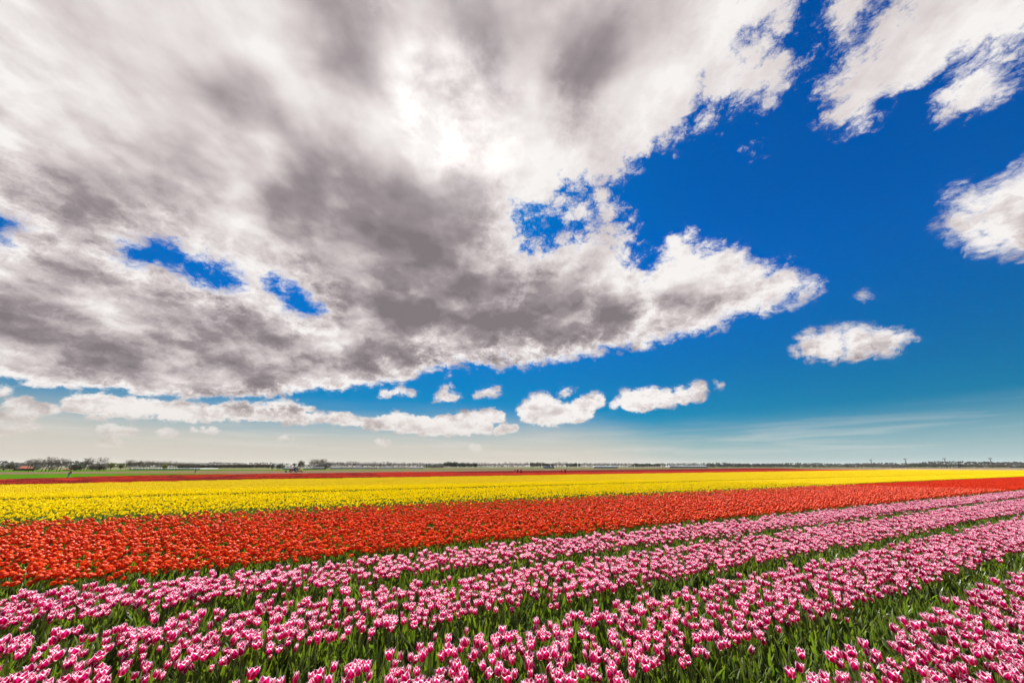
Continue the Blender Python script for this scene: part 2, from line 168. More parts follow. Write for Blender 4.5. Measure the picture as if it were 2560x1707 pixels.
    lum = k.m('ADD', lum, k.m('MULTIPLY', k.m('SUBTRACT', soft, 0.5), 0.8))
    lum = k.m('SUBTRACT', lum, k.m('MULTIPLY', rel, 0.6))
    lum = k.m('SUBTRACT', lum, k.m('MULTIPLY', rel2, k.m('MULTIPLY', k.ramp(dz, 0.15, 0.65, 0.42, 0.05), k.ramp(thick, 0.2, 1.0, 1.0, 0.45))))
    lum = k.m('MAXIMUM', lum, 0.12)
    ramp = k.node('ShaderNodeValToRGB'); cr = ramp.color_ramp; k._set(ramp.inputs[0], lum)
    cr.elements[0].position = 0.0; cr.elements[0].color = (0.16, 0.14, 0.145, 1)
    cr.elements[1].position = 1.0; cr.elements[1].color = (0.93, 0.895, 0.875, 1)
    e = cr.elements.new(0.35); e.color = (0.335, 0.29, 0.305, 1)
    e = cr.elements.new(0.7); e.color = (0.66, 0.595, 0.59, 1)
    cloud = ramp.outputs[0]
    glow = k.m('MULTIPLY', k.ramp(k.v('DOT_PRODUCT', d, tuple(SUN_DIR)), 0.965, 1.0, 0.0, 0.16), k.ramp(n_big, 0.35, 0.65, 0.2, 1.0))
    glow = k.m('ADD', glow, k.m('MULTIPLY', k.ramp(k.v('DOT_PRODUCT', d, tuple(SUN_DIR)), 0.980, 0.9998, 0.0, 0.30), k.ramp(n_big, 0.36, 0.6, 0.15, 1.0)))
    cloud = k.mix(1.0, cloud, k.xyz(glow, glow, k.m('MULTIPLY', glow, 0.95)), 'ADD')
    # haze low over the land: warm grey in the west, thinner towards the east
    hz = k.m('ADD', dz, k.m('MULTIPLY', k.ramp(dx, 0.0, 0.8, 0.0, 0.08), 1.0))
    hz = k.m('ADD', hz, k.m('MULTIPLY', k.m('SUBTRACT', k.noise(k.v('MULTIPLY', d, (1.0, 1.0, 9.0)), 3.0, 5.0, 0.55), 0.5), 0.05))
    hzf = k.m('MAXIMUM', k.ramp(hz, 0.03, 0.17, 0.95, 0.0), k.ramp(dz, 0.0, 0.13, 0.75, 0.0))
    hcol = k.mix(k.ramp(dx, 0.1, 0.85), (0.67, 0.61, 0.53, 1), (0.51, 0.60, 0.64, 1))
    def up(c): return k.mix(1.0, c, (1/LEVEL, 1/LEVEL, 1/LEVEL, 1), 'MULTIPLY')
    base = k.mix(hzf, clear, up(hcol))
    veil = k.ramp(k.noise(k.v('MULTIPLY', d, (1.0, 1.0, 16.0)), 3.2, 6.0, 0.58, 0.4), 0.47, 0.68)
    veil = k.m('MULTIPLY', k.m('MULTIPLY', veil, k.ramp(dz, 0.015, 0.04)), k.ramp(dz, 0.05, 0.13, 0.30, 0.0))
    base = k.mix(veil, base, up((0.78, 0.745, 0.70, 1)))
    cl = k.mix(k.m('MULTIPLY', hzf, 0.55), up(cloud), up(hcol))
    final = k.mix(k.m('MULTIPLY', alpha, k.ramp(dz, 0.01, 0.10, 0.25, 1.0)), base, cl)
    final = k.mix(1.0, final, (gain, gain, gain, 1), 'MULTIPLY')
    bg = k.node('ShaderNodeBackground'); k._set(bg.inputs[0], final); bg.inputs[1].default_value = STR
    out = k.node('ShaderNodeOutputWorld'); t.links.new(bg.outputs[0], out.inputs[0])
SKY_SAT, SKY_VAL, SKY_TINT = 1.35, 1.0, (0.0, 0.60, 1.0, 1)
build_sky()

# ------------------------------------------------------------------ helpers
rng = np.random.default_rng(7)
random.seed(7)

def mat(name):
    m = bpy.data.materials.new(name); m.use_nodes = True; m.node_tree.nodes.clear()
    return m, NT(m.node_tree)
def finish(k, shader):
    o = k.node('ShaderNodeOutputMaterial'); k.l.new(shader, o.inputs['Surface'])
def principled(k, col, rough=0.6, spec=0.3, normal=None, metal=0.0):
    n = k.node('ShaderNodeBsdfPrincipled')
    k._set(n.inputs['Base Color'], col); k._set(n.inputs['Roughness'], rough)
    n.inputs['Specular IOR Level'].default_value = spec; n.inputs['Metallic'].default_value = metal
    if normal is not None: k.l.new(normal, n.inputs['Normal'])
    return n.outputs[0]
def leafy(k, col, back, f, rough=0.5, spec=0.3):
    a = principled(k, col, rough, spec)
    t = k.node('ShaderNodeBsdfTranslucent'); k._set(t.inputs[0], back)
    x = k.node('ShaderNodeMixShader'); x.inputs[0].default_value = f
    k.l.new(a, x.inputs[1]); k.l.new(t.outputs[0], x.inputs[2]); return x.outputs[0]
def bump(k, h, strength=0.5, dist=0.02):
    n = k.node('ShaderNodeBump'); n.inputs['Strength'].default_value = strength; n.inputs['Distance'].default_value = dist
    k.l.new(h, n.inputs['Height']); return n.outputs[0]
def rnd(k):
    return k.node('ShaderNodeObjectInfo').outputs['Random']
def plain(name, col, rough=0.6, spec=0.3, metal=0.0, vary=0.15, scale=8.0):
    m, k = mat(name)
    n = k.noise(k.node('ShaderNodeTexCoord').outputs['Object'], scale, 5.0, 0.6)
    c = k.mix(n, tuple(x*(1-vary) for x in col[:3])+(1,), tuple(min(1, x*(1+vary)) for x in col[:3])+(1,))
    finish(k, principled(k, c, rough, spec, None, metal)); return m
def petal_uv(k):
    u, v, _ = k.sep(k.node('ShaderNodeUVMap').outputs[0])
    return k.m('ABSOLUTE', k.m('SUBTRACT', k.m('MULTIPLY', u, 2.0), 1.0)), v

def mat_pink():
    m, k = mat('pink_petal')
    e, v = petal_uv(k); r = rnd(k)
    oc = k.node('ShaderNodeTexCoord').outputs['UV']
    streak = k.noise(k.v('MULTIPLY', oc, (9.0, 1.2, 1.0)), 3.0, 4.0, 0.6)
    edge = k.m('ADD', k.m('SUBTRACT', 1.0, e), k.m('MULTIPLY', k.m('SUBTRACT', streak, 0.5), 0.34))
    lim = k.m('ADD', k.m('ADD', 0.02, k.m('MULTIPLY', k.ramp(v, 0.36, 1.0), 0.55)), k.m('MULTIPLY', k.m('SUBTRACT', r, 0.5), 0.16))
    f = k.ramp(edge, lim, k.m('ADD', lim, 0.16))
    f = k.m('MULTIPLY', f, k.ramp(v, 0.02, 0.14))
    mag = k.mix(r, (0.52, 0.003, 0.10, 1), (0.64, 0.012, 0.15, 1))
    mag = k.mix(k.m('MULTIPLY', streak, 0.4), mag, (0.42, 0.004, 0.11, 1))
    c = k.mix(f, (0.92, 0.74, 0.79, 1), mag)
    c = k.mix(k.ramp(v, 0.0, 0.12, 0.8, 0.0), c, (0.80, 0.70, 0.48, 1))
    finish(k, leafy(k, c, c, 0.45, 0.45, 0.2)); return m
def mat_red():
    m, k = mat('red_petal')
    e, v = petal_uv(k); r = rnd(k)
    base = k.mix(r, (0.62, 0.025, 0.004, 1), (0.88, 0.09, 0.006, 1))
    c = k.mix(k.ramp(e, 0.55, 1.0, 0.0, 0.65), base, (0.95, 0.22, 0.03, 1))
    c = k.mix(k.ramp(v, 0.0, 0.5, 0.5, 0.0), c, (0.66, 0.02, 0.006, 1))
    finish(k, leafy(k, c, c, 0.40, 0.45, 0.3)); return m
def mat_yellow():
    m, k = mat('yellow_petal')
    e, v = petal_uv(k); r = rnd(k)
    base = k.mix(r, (0.90, 0.72, 0.001, 1), (0.93, 0.80, 0.004, 1))
    c = k.mix(k.ramp(v, 0.0, 0.4, 0.3, 0.0), base, (0.80, 0.62, 0.01, 1))
    finish(k, leafy(k, c, c, 0.45, 0.5, 0.12)); return m
def mat_blob(name, a, b):
    m, k = mat(name)
    r = k.node('ShaderNodeNewGeometry').outputs['Random Per Island']
    r2 = rnd(k)
    c = k.mix(k.m('MULTIPLY_ADD', r, 0.7, k.m('MULTIPLY', r2, 0.3)), a, b)
    finish(k, leafy(k, c, c, 0.40, 0.6, 0.05)); return m
def mat_leaf():
    m, k = mat('tulip_leaf')
    _, v = petal_uv(k); r = rnd(k)
    vein = k.noise(k.v('MULTIPLY', k.node('ShaderNodeTexCoord').outputs['UV'], (22.0, 1.0, 1.0)), 2.0, 3.0, 0.6)
    c = k.mix(r, (0.052, 0.088, 0.010, 1), (0.115, 0.150, 0.022, 1))
    c = k.mix(k.m('MULTIPLY', vein, 0.5), c, (0.055, 0.10, 0.035, 1))
    c = k.mix(k.ramp(v, 0.75, 1.0, 0.0, 0.35), c, (0.16, 0.17, 0.04, 1))
    b = k.mix(1.0, c, (1.5, 1.6, 0.4, 1), 'MULTIPLY')
    finish(k, leafy(k, c, b, 0.40, 0.45, 0.3)); return m
def mat_stem():
    m, k = mat('tulip_stem')
    c = k.mix(rnd(k), (0.12, 0.165, 0.03, 1), (0.19, 0.20, 0.06, 1))
    finish(k, principled(k, c, 0.45, 0.35)); return m
def mat_soil():
    m, k = mat('field_soil')
    p = k.node('ShaderNodeTexCoord').outputs['Object']
    a = k.noise(p, 1.3, 8.0, 0.6); b = k.noise(p, 14.0, 9.0, 0.7); far = k.noise(k.v('MULTIPLY', p, (0.006, 0.012, 1.0)), 1.0, 5.0, 0.6)
    vo = k.node('ShaderNodeTexVoronoi', feature='DISTANCE_TO_EDGE'); k._set(vo.inputs['Vector'], p); vo.inputs['Scale'].default_value = 9.0
    crack = k.ramp(vo.outputs['Distance'], 0.0, 0.05)
    c = k.mix(a, (0.07, 0.058, 0.045, 1), (0.125, 0.105, 0.085, 1))
    c = k.mix(k.m('MULTIPLY', b, 0.6), c, (0.055, 0.045, 0.035, 1))
    dist = k.v('LENGTH', k.v('MULTIPLY', p, (1.0, 1.0, 0.0)))
    wide = k.ramp(dist, 150.0, 260.0)
    green = k.mix(k.ramp(far, 0.40, 0.60), (0.10, 0.08, 0.045, 1), (0.055, 0.07, 0.022, 1))
    c = k.mix(wide, c, green)
    h = k.m('ADD', k.m('MULTIPLY', b, 0.8), k.m('MULTIPLY', crack, 0.25))
    finish(k, principled(k, c, 0.9, 0.03, bump(k, h, 0.9, 0.05))); return m
def mat_field(name, a, b, sx=0.15, sy=0.15, rough=0.9):
    m, k = mat(name)
    p = k.node('ShaderNodeTexCoord').outputs['Object']
    n = k.noise(k.v('MULTIPLY', p, (sx, sy, 1.0)), 1.0, 7.0, 0.65); n2 = k.noise(p, 3.0, 5.0, 0.6)
    c = k.mix(k.ramp(n, 0.3, 0.7), a, b); c = k.mix(k.m('MULTIPLY', n2, 0.3), c, tuple(x*0.6 for x in a[:3])+(1,))
    finish(k, principled(k, c, rough, 0.0, bump(k, n2, 0.6, 0.2))); return m

M_PINK, M_RED, M_YEL, M_LEAF, M_STEM = mat_pink(), mat_red(), mat_yellow(), mat_leaf(), mat_stem()
B_PINK = mat_blob('pink_bloom', (0.60, 0.06, 0.20, 1), (0.86, 0.48, 0.58, 1))
B_RED = mat_blob('red_bloom', (0.56, 0.018, 0.005, 1), (0.80, 0.065, 0.008, 1))
B_YEL = mat_blob('yellow_bloom', (0.78, 0.60, 0.001, 1), (0.84, 0.68, 0.002, 1))
B_MAR = mat_blob('dark_red_bloom', (0.22, 0.006, 0.008, 1), (0.40, 0.02, 0.01, 1))
B_PALE = mat_blob('pale_pink_bloom', (0.55, 0.30, 0.36, 1), (0.70, 0.50, 0.52, 1))

def link(name, me, parent=None, mats=()):
    o = bpy.data.objects.new(name, me); COL.objects.link(o)
    if parent: o.parent = parent
    return o
def mesh(name, verts, faces, mat_list=(), idx=None, uvs=None, smooth=True):
    me = bpy.data.meshes.new(name); me.from_pydata([tuple(v) for v in verts], [], faces)
    for m in mat_list: me.materials.append(m)
    if idx is not None: me.polygons.foreach_set('material_index', np.asarray(idx, dtype=np.int32))
    if uvs is not None:
        l = me.uv_layers.new(name='UVMap')
        vi = np.empty(len(me.loops), dtype=np.int32); me.loops.foreach_get('vertex_index', vi)
        l.data.foreach_set('uv', np.asarray(uvs, dtype=np.float32)[vi].ravel())
    if smooth: me.polygons.foreach_set('use_smooth', np.ones(len(me.polygons), dtype=bool))
    me.update(); return me
def tag(o, label=None, cat=None, group=None, kind=None):
    if label: o['label'] = label
    if cat: o['category'] = cat
    if group: o['group'] = group
    if kind: o['kind'] = kind
    return o
def empty(name, loc, rz=0.0):
    o = bpy.data.objects.new(name, None); COL.objects.link(o)
    o.location = loc; o.rotation_euler = (0, 0, rz); o.empty_display_size = 0.2; return o
class MB:
    """collects shapes into one mesh"""
    def __init__(s): s.v, s.f = [], []
    def add(s, vs, fs):
        n = len(s.v); s.v += [tuple(x) for x in vs]; s.f += [tuple(i+n for i in f) for f in fs]
    def box(s, x0, x1, y0, y1, z0, z1):
        s.add([(x0,y0,z0),(x1,y0,z0),(x1,y1,z0),(x0,y1,z0),(x0,y0,z1),(x1,y0,z1),(x1,y1,z1),(x0,y1,z1)],
              [(0,3,2,1),(4,5,6,7),(0,1,5,4),(1,2,6,5),(2,3,7,6),(3,0,4,7)])
    def prism(s, poly, y0, y1):
        n = len(poly)
        s.add([(x,y0,z) for x,z in poly]+[(x,y1,z) for x,z in poly],
              [tuple(range(n)), tuple(reversed(range(n, 2*n)))]+[(i, i+n, (i+1)%n+n, (i+1)%n) for i in range(n)])
    def tube(s, pts, rad, sides=5, cap=True):
        rings = []; pts = [Vector(p) for p in pts]
        for i, p in enumerate(pts):
            d = (pts[min(i+1, len(pts)-1)]-pts[max(i-1, 0)]).normalized()
            a = d.cross(Vector((0.31, 0.95, 0.07))).normalized(); b = d.cross(a)
            r = rad[i] if hasattr(rad, '__len__') else rad
            rings.append([p+a*(r*math.cos(2*math.pi*j/sides))+b*(r*math.sin(2*math.pi*j/sides)) for j in range(sides)])
        fs = [(i*sides+j, i*sides+(j+1)%sides, (i+1)*sides+(j+1)%sides, (i+1)*sides+j) for i in range(len(pts)-1) for j in range(sides)]
        if cap: fs += [tuple(reversed(range(sides))), tuple((len(pts)-1)*sides+j for j in range(sides))]
        s.add([v for r in rings for v in r], fs)
    def wheel(s, c, r, w, rin, n=20):
        """ring with rounded shoulders, axis along y"""
        prof = [(rin, -w*.35), (r*.93, -w/2), (r, -w*.32), (r, w*.32), (r*.93, w/2), (rin, w*.35)]
        vs = [(c[0]+q*math.cos(2*math.pi*j/n), c[1]+y, c[2]+q*math.sin(2*math.pi*j/n)) for j in range(n) for q, y in prof]
        m = len(prof)
        s.add(vs, [(j*m+i, j*m+(i+1)%m, ((j+1)%n)*m+(i+1)%m, ((j+1)%n)*m+i) for j in range(n) for i in range(m)])
    def disc(s, c, r, w, n=20):
        vs = [(c[0]+r*math.cos(2*math.pi*j/n), c[1]+y, c[2]+r*math.sin(2*math.pi*j/n)) for y in (-w/2, w/2) for j in range(n)]
        s.add(vs, [tuple(range(n)), tuple(reversed(range(n, 2*n)))]+[(j, (j+1)%n, (j+1)%n+n, j+n) for j in range(n)])
    def me(s, name, m, smooth=False):
        return mesh(name, s.v, s.f, [m] if m else [], smooth=smooth)
    def build(s, name, m, parent=None, smooth=False):
        return link(name, s.me(name, m, smooth), parent)

# ------------------------------------------------------------------ ground and fields (u runs along the tulip rows, w across them)
AZ = R(64.0)
UX, UY = math.sin(AZ), math.cos(AZ); WX, WY = -UY, UX
def sheet(name, poly, z, m, kind='structure'):
    me = mesh(name, [(x, y, z) for x, y in poly], [tuple(range(len(poly)))], [m], smooth=False)
    return tag(link(name, me), kind=kind)
ground = sheet('ground', [(-9000, -3000), (9000, -3000), (9000, 11000), (-9000, 11000)], 0.0, mat_soil())
M_GRASS = mat_field('grass', (0.030, 0.080, 0.003, 1), (0.048, 0.108, 0.006, 1))
M_TILL = mat_field('tilled_soil', (0.085, 0.058, 0.036, 1), (0.12, 0.083, 0.052, 1), 0.05, 0.3)
M_OLIVE = mat_field('young_crop', (0.055, 0.058, 0.024, 1), (0.09, 0.075, 0.042, 1), 0.01, 0.05)
grass_strip = sheet('grass_strip', [(-150, 20), (-60, 64), (-76, 107), (-105, 135), (-137.8, 143.2), (-165.7, 135.3), (-172, 121), (-260, 60)], 0.02, M_GRASS)
tilled_field = sheet('tilled_field', [(-300, 60), (-172.5, 121), (-166, 136), (-137.9, 143.8), (-105, 136), (-76, 108.3), (-48.7, 139), (0, 184), (91, 260), (130, 330),
                      (0, 300), (-110, 262), (-213, 221), (-229.4, 187), (-243.4, 173.7), (-420, 100)], 0.03, M_TILL)
verge = sheet('verge', [(-243.6, 174.0), (-229.4, 187.6), (-213, 221.6), (-110, 262.8), (-30, 330), (-190, 330), (-330, 300), (-430, 230)], 0.04, M_GRASS)
crop_field = sheet('crop_field', [(-30, 331), (-110, 263.5), (0, 301), (130, 331), (390, 556), (1000, 900), (700, 1000), (200, 620), (-180, 480)], 0.05, M_OLIVE)

# ------------------------------------------------------------------ tulip pieces
def lerp(tab, x): return np.interp(x, [a for a, _ in tab], [b for _, b in tab])
def petal_shape(H, rad, ang, rows=6, cols=5, off=1.0, curl=0.06, seed=0):
    vs, uv = [], []
    for i in range(rows):
        v = i/(rows-1)
        for j in range(cols):
            u = 2*j/(cols-1)-1
            a = lerp(ang, v)*u; r = lerp(rad, v)*off*(1+curl*u*u*v)
            vs.append((r*math.cos(a), r*math.sin(a), H*v-0.05*H*u*u*v*(1-v)*2)); uv.append(((u+1)/2, v))
    fs = [(i*cols+j, i*cols+j+1, (i+1)*cols+j+1, (i+1)*cols+j) for i in range(rows-1) for j in range(cols-1)]
    return vs, fs, uv
PINK_ANG = [(0, .5), (.15, .95), (.35, 1.12), (.55, 1.08), (.75, .82), (.9, .40), (1, .04)]
PINK_RAD = [(0, .006), (.12, .021), (.3, .031), (.5, .034), (.7, .033), (.88, .033), (1, .036)]
OPEN_RAD = [(0, .006), (.12, .023), (.3, .035), (.5, .040), (.7, .041), (.88, .044), (1, .050)]
RED_ANG = [(0, .5), (.15, 1.0), (.4, 1.2), (.65, 1.15), (.85, .85), (1, .30)]
RED_RAD = [(0, .007), (.12, .030), (.3, .046), (.55, .050), (.75, .044), (.9, .031), (1, .018)]
YEL_RAD = [(0, .006), (.12, .021), (.3, .034), (.55, .036), (.75, .033), (.9, .026), (1, .019)]
def leaf_shape(L, wid, bend, rows=7):
    vs, uv = [], []
    for i in range(rows):
        v = i/(rows-1); w = wid*(math.sin(math.pi*min(1, (v*0.86+0.10)))**0.8) if i < rows-1 else 0.001
        x = bend*L*v**2.1; z = L*v*(1-0.28*bend*v)
        for j, u in enumerate((-1, 0, 1)):
            vs.append((x+0.35*abs(u)*w, u*w, z)); uv.append(((u+1)/2, v))
    fs = [(i*3+j, i*3+j+1, (i+1)*3+j+1, (i+1)*3+j) for i in range(rows-1) for j in range(2)]
    return vs, fs, uv
def stem_shape(h, bx, r=0.0042):
    b = MB(); b.tube([(bx*t*t, 0.15*bx*t, h*t) for t in (0, .35, .7, 1)], [r*1.15, r, r, r*.9], 5, cap=False)
    return b.v, b.f, [(0.5, 0.3)]*len(b.v)
def joined(name, bits, mats_):
    V, F, UV, I = [], [], [], []
    for (vs, fs, uv), M, mi in bits:
        n = len(V); V += [tuple(M @ Vector(v)) for v in vs]; F += [tuple(i+n for i in f) for f in fs]; UV += uv; I += [mi]*len(fs)
    return mesh(name, V, F, mats_, I, UV)
RZ = lambda a: Matrix.Rotation(a, 4, 'Z'); RY = lambda a: Matrix.Rotation(a, 4, 'Y'); RX = lambda a: Matrix.Rotation(a, 4, 'X'); TR = Matrix.Translation
# kind: petal material, outer petal, inner petal, stem heights
def petals_for(kind, opened):
    if kind == 'pink':
        rad = {0: PINK_RAD, 1: OPEN_RAD, 2: [(v, r*(.74 if v < .6 else .58)) for v, r in PINK_RAD]}[int(opened)]
        rad = [(v, r*1.08) for v, r in rad]
        return petal_shape(.096, rad, PINK_ANG), petal_shape(.092, rad, PINK_ANG, off=.86)
    if kind == 'red': return petal_shape(.080, RED_RAD, RED_ANG, 5, 5), petal_shape(.078, RED_RAD, RED_ANG, 5, 5, off=.9)
    return petal_shape(.078, YEL_RAD, RED_ANG, 5, 5), petal_shape(.076, YEL_RAD, RED_ANG, 5, 5, off=.9)
PET_MAT = {'pink': M_PINK, 'red': M_RED, 'yellow': M_YEL}
PET_LEN = {'pink': 0.41, 'red': 0.42, 'yellow': 0.42}
def plan(kind, opened, seed):
    """list of (part name, shape, matrix, material slot) for one tulip standing at the origin"""
    r = random.Random(seed); h = PET_LEN[kind]*r.uniform(.93, 1.05); bx = r.uniform(.0, .05)
    out, inn = petals_for(kind, opened)
    top = Matrix.Translation((bx, .15*bx, h-.003)) @ RZ(r.uniform(0, 6.28)) @ RY(r.uniform(-.02, .30))
    L = [('stem', stem_shape(h, bx), Matrix(), 1)]
    for i in range(3): L.append(('petal', out, top @ RZ(2.094*i+r.uniform(-.08, .08)) @ RY(r.uniform(-.04, .08)), 0))
    for i in range(3): L.append(('petal', inn, top @ RZ(2.094*i+1.047+r.uniform(-.08, .08)), 0))
    a0 = r.uniform(0, 6.28)
    for i in range(3 if seed % 2 else 2):
        L.append(('leaf', leaf_shape(r.uniform(.26, .40), r.uniform(.018, .032), r.uniform(.08, .5)), RZ(a0+2.2*i+r.uniform(-.4, .4)) @ TR((.006, 0, .01)), 2))
    return L
LIB = bpy.data.collections.new('tulip_library')
def lib(name, me, coll):
    o = bpy.data.objects.new(name, me); coll.objects.link(o); return o
STUFF = {}
for kind in ('pink', 'red', 'yellow'):
    c = bpy.data.collections.new(kind+'_tulip_library'); STUFF[kind] = c
    for q in range(9):
        bits = [(s, M, i) for (_, s, M, i) in plan(kind, (0, 0, 1, 0, 2, 0, 1, 0, 0)[q] if kind == 'pink' else 0, 10+q)]
        lib('%s_tulip_%d' % (kind, q), joined(kind+'_tulip', bits, [PET_MAT[kind], M_STEM, M_LEAF]), c)
c = bpy.data.collections.new('leaf_library'); STUFF['leaf'] = c
for q in range(5):
    r = random.Random(90+q); bits = []
    for i in range(6):
        bits.append((leaf_shape(r.uniform(.22, .42), r.uniform(.010, .022), r.uniform(.03, .5)), TR((r.uniform(-.05, .05), r.uniform(-.05, .05), 0)) @ RZ(r.uniform(0, 6.28)), 0))
    for i in range(2):
        bits.append((stem_shape(r.uniform(.28, .38), r.uniform(0, .04), .0035), TR((r.uniform(-.05, .05), r.uniform(-.05, .05), 0)) @ RZ(r.uniform(0, 6.28)), 1))
    lib('leaf_clump_%d' % q, joined('leaf_clump', bits, [M_LEAF, M_STEM]), c)

def blob(r, h):
    vs = [(0, 0, 0)]+[(r*math.cos(1.257*j), r*math.sin(1.257*j), h*.45) for j in range(5)]+[(r*.62*math.cos(1.257*j+.6), r*.62*math.sin(1.257*j+.6), h) for j in range(5)]
    fs = [(0, 1+(j+1) % 5, 1+j) for j in range(5)]+[(1+j, 1+(j+1) % 5, 6+j) for j in range(5)]+[(1+(j+1) % 5, 6+(j+1) % 5, 6+j) for j in range(5)]+[tuple(range(6, 11))]
    return vs, fs
def patch(size, n, top, r, h, m, seed, fill=.34):
    """a square of bed for the far part of a field: blooms on a leafy bed"""
    g = random.Random(seed); b = MB(); idx = []
    k = int(math.sqrt(n))
    for i in range(k):
        for j in range(k):
            vs, fs = blob(r*g.uniform(.85, 1.2), h*g.uniform(.85, 1.1))
            x = (i+g.uniform(.05, .95))/k*size-size/2; y = (j+g.uniform(.05, .95))/k*size-size/2; z = top-h+g.gauss(0, .025)
            b.add([(x+a, y+bb, z+cc) for a, bb, cc in vs], fs); idx += [0]*len(fs)
    for i in range(n//2):
        x = g.uniform(-.5, .5)*size; y = g.uniform(-.5, .5)*size; a = g.uniform(0, 6.28); w = .03; hh = fill*g.uniform(.8, 1.1)
        dx, dy = math.cos(a)*w, math.sin(a)*w
        b.add([(x-dx, y-dy, 0), (x+dx, y+dy, 0), (x+dx*.3, y+dy*.3, hh), (x-dx*.3, y-dy*.3, hh)], [(0, 1, 2, 3)]); idx.append(1)
    return mesh('bed_patch', b.v, b.f, [m, M_LEAF], idx, [(0.5, 0.4)]*len(b.v), smooth=True)
def patch_lib(name, *a):
    c = bpy.data.collections.new(name)
    for q in range(4): lib('%s_%d' % (name, q), patch(*a, q), c)
    return c

def scatter(name, coll, pts, rot, scl, label, group=None):
    """one object: an instance of the library at every point"""
    me = bpy.data.meshes.new(name); n = len(pts); me.vertices.add(n)
    me.vertices.foreach_set('co', np.asarray(pts, dtype=np.float32).ravel())
    me.attributes.new('rot', 'FLOAT_VECTOR', 'POINT').data.foreach_set('vector', np.asarray(rot, dtype=np.float32).ravel())
    me.attributes.new('scl', 'FLOAT_VECTOR', 'POINT').data.foreach_set('vector', np.asarray(scl, dtype=np.float32).ravel())
    me.attributes.new('pick', 'INT', 'POINT').data.foreach_set('value', rng.integers(0, len(coll.objects), n).astype(np.int32))
    me.update()
    o = link(name, me)
    t = bpy.data.node_groups.new(name, 'GeometryNodeTree')
    t.interface.new_socket('Geometry', in_out='INPUT', socket_type='NodeSocketGeometry'); t.interface.new_socket('Geometry', in_out='OUTPUT', socket_type='NodeSocketGeometry')
    N, L = t.nodes, t.links
    gi, go = N.new('NodeGroupInput'), N.new('NodeGroupOutput')
    ci = N.new('GeometryNodeCollectionInfo'); ci.inputs[0].default_value = coll; ci.inputs['Separate Children'].default_value = True; ci.inputs['Reset Children'].default_value = True
    ip = N.new('GeometryNodeInstanceOnPoints'); ip.inputs['Pick Instance'].default_value = True
    def attr(nm, typ):
        a = N.new('GeometryNodeInputNamedAttribute'); a.data_type = typ; a.inputs[0].default_value = nm; return a.outputs['Attribute']
    L.new(gi.outputs[0], ip.inputs['Points']); L.new(ci.outputs[0], ip.inputs['Instance'])
    L.new(attr('pick', 'INT'), ip.inputs['Instance Index']); L.new(attr('rot', 'FLOAT_VECTOR'), ip.inputs['Rotation']); L.new(attr('scl', 'FLOAT_VECTOR'), ip.inputs['Scale'])
    L.new(ip.outputs[0], go.inputs[0])
    md = o.modifiers.new('instances', 'NODES'); md.node_group = t
    return tag(o, label, group=group, kind='stuff')

# ------------------------------------------------------------------ where the tulips stand
TH = R(20.11); FPX = 341.33
def project(P):
    """picture position (1024 wide) of world points"""
    P = np.asarray(P, float); z = P[..., 2]-EYE
    fw = P[..., 1]*math.cos(TH)+z*math.sin(TH); up = -P[..., 1]*math.sin(TH)+z*math.cos(TH)
    ok = fw > 0.2; fw = np.where(ok, fw, 1.0)
    return np.where(ok, 512+FPX*P[..., 0]/fw, -9e3), np.where(ok, 341-FPX*up/fw, 9e3), ok
def in_view(P, mx=110, my=150):
    x, y, ok = project(P); return ok & (x > -mx) & (x < 1024+mx) & (y < 682+my)
def value_noise(x, y, s, seed):
    g = np.random.default_rng(seed).random((64, 64)); x, y = x/s+1000, y/s+1000
    i, j = np.floor(x).astype(int), np.floor(y).astype(int); fx, fy = x-i, y-j
    fx, fy = fx*fx*(3-2*fx), fy*fy*(3-2*fy); a = lambda p, q: g[p % 64, q % 64]
    return (a(i, j)*(1-fx)+a(i+1, j)*fx)*(1-fy)+(a(i, j+1)*(1-fx)+a(i+1, j+1)*fx)*fy
def bed(p0, p1, s0, s1, dens, row=0.17, edge=0.05):
    """jittered rows between two lines across the field"""
    out = []
    step = 1.0/(dens*row)
    n = max(2, int(round((p1-p0)/row)))
    for q in range(n):
        p = p0+(q+.5)*(p1-p0)/n; m = int((s1-s0)/step)
        s = s0+(np.arange(m)+rng.random(m))*step
        out.append(np.stack([s+rng.normal(0, .02, m), p+rng.normal(0, row*.33, m)], 1))
    return np.concatenate(out)
def to_world(sp, z=0.0):
    return np.stack([sp[:, 0]*UX+sp[:, 1]*WX, sp[:, 0]*UY+sp[:, 1]*WY, np.full(len(sp), z)], 1)
def clumped(sp, keep, seed, size=0.35):
    n = 0.6*value_noise(sp[:, 0], sp[:, 1], size, seed)+0.4*value_noise(sp[:, 0], sp[:, 1], size*.4, seed+1)
    return sp[rng.random(len(sp)) < np.clip(keep+(n-.5)*1.5, 0.05, 1)]
def limits(p, far):
    return -far, far
def gather(beds, dens, far, keep=.8, seed=3):
    L = []
    for p0, p1 in beds:
        sp = bed(p0, p1, -1.55*p1-3, min(far, p1/math.tan(R(6.2))+4), dens)
        sp = clumped(sp, keep, seed); L.append(sp)
    sp = np.concatenate(L); W = to_world(sp); k = in_view(W+np.array([0, 0, .4]))
    return sp[k], W[k]
def orient(n, tilt=.13, wind=(0.05, 0.0)):
    return np.stack([rng.normal(wind[0], tilt, n), rng.normal(wind[1], tilt, n), rng.random(n)*6.283], 1)
def sizes(n, sd=.09, lo=.72, hi=1.22):
    s = np.clip(rng.normal(1, sd, n), lo, hi); return np.stack([s, s, np.clip(s*rng.normal(1, .05, n), .75, 1.2)], 1)

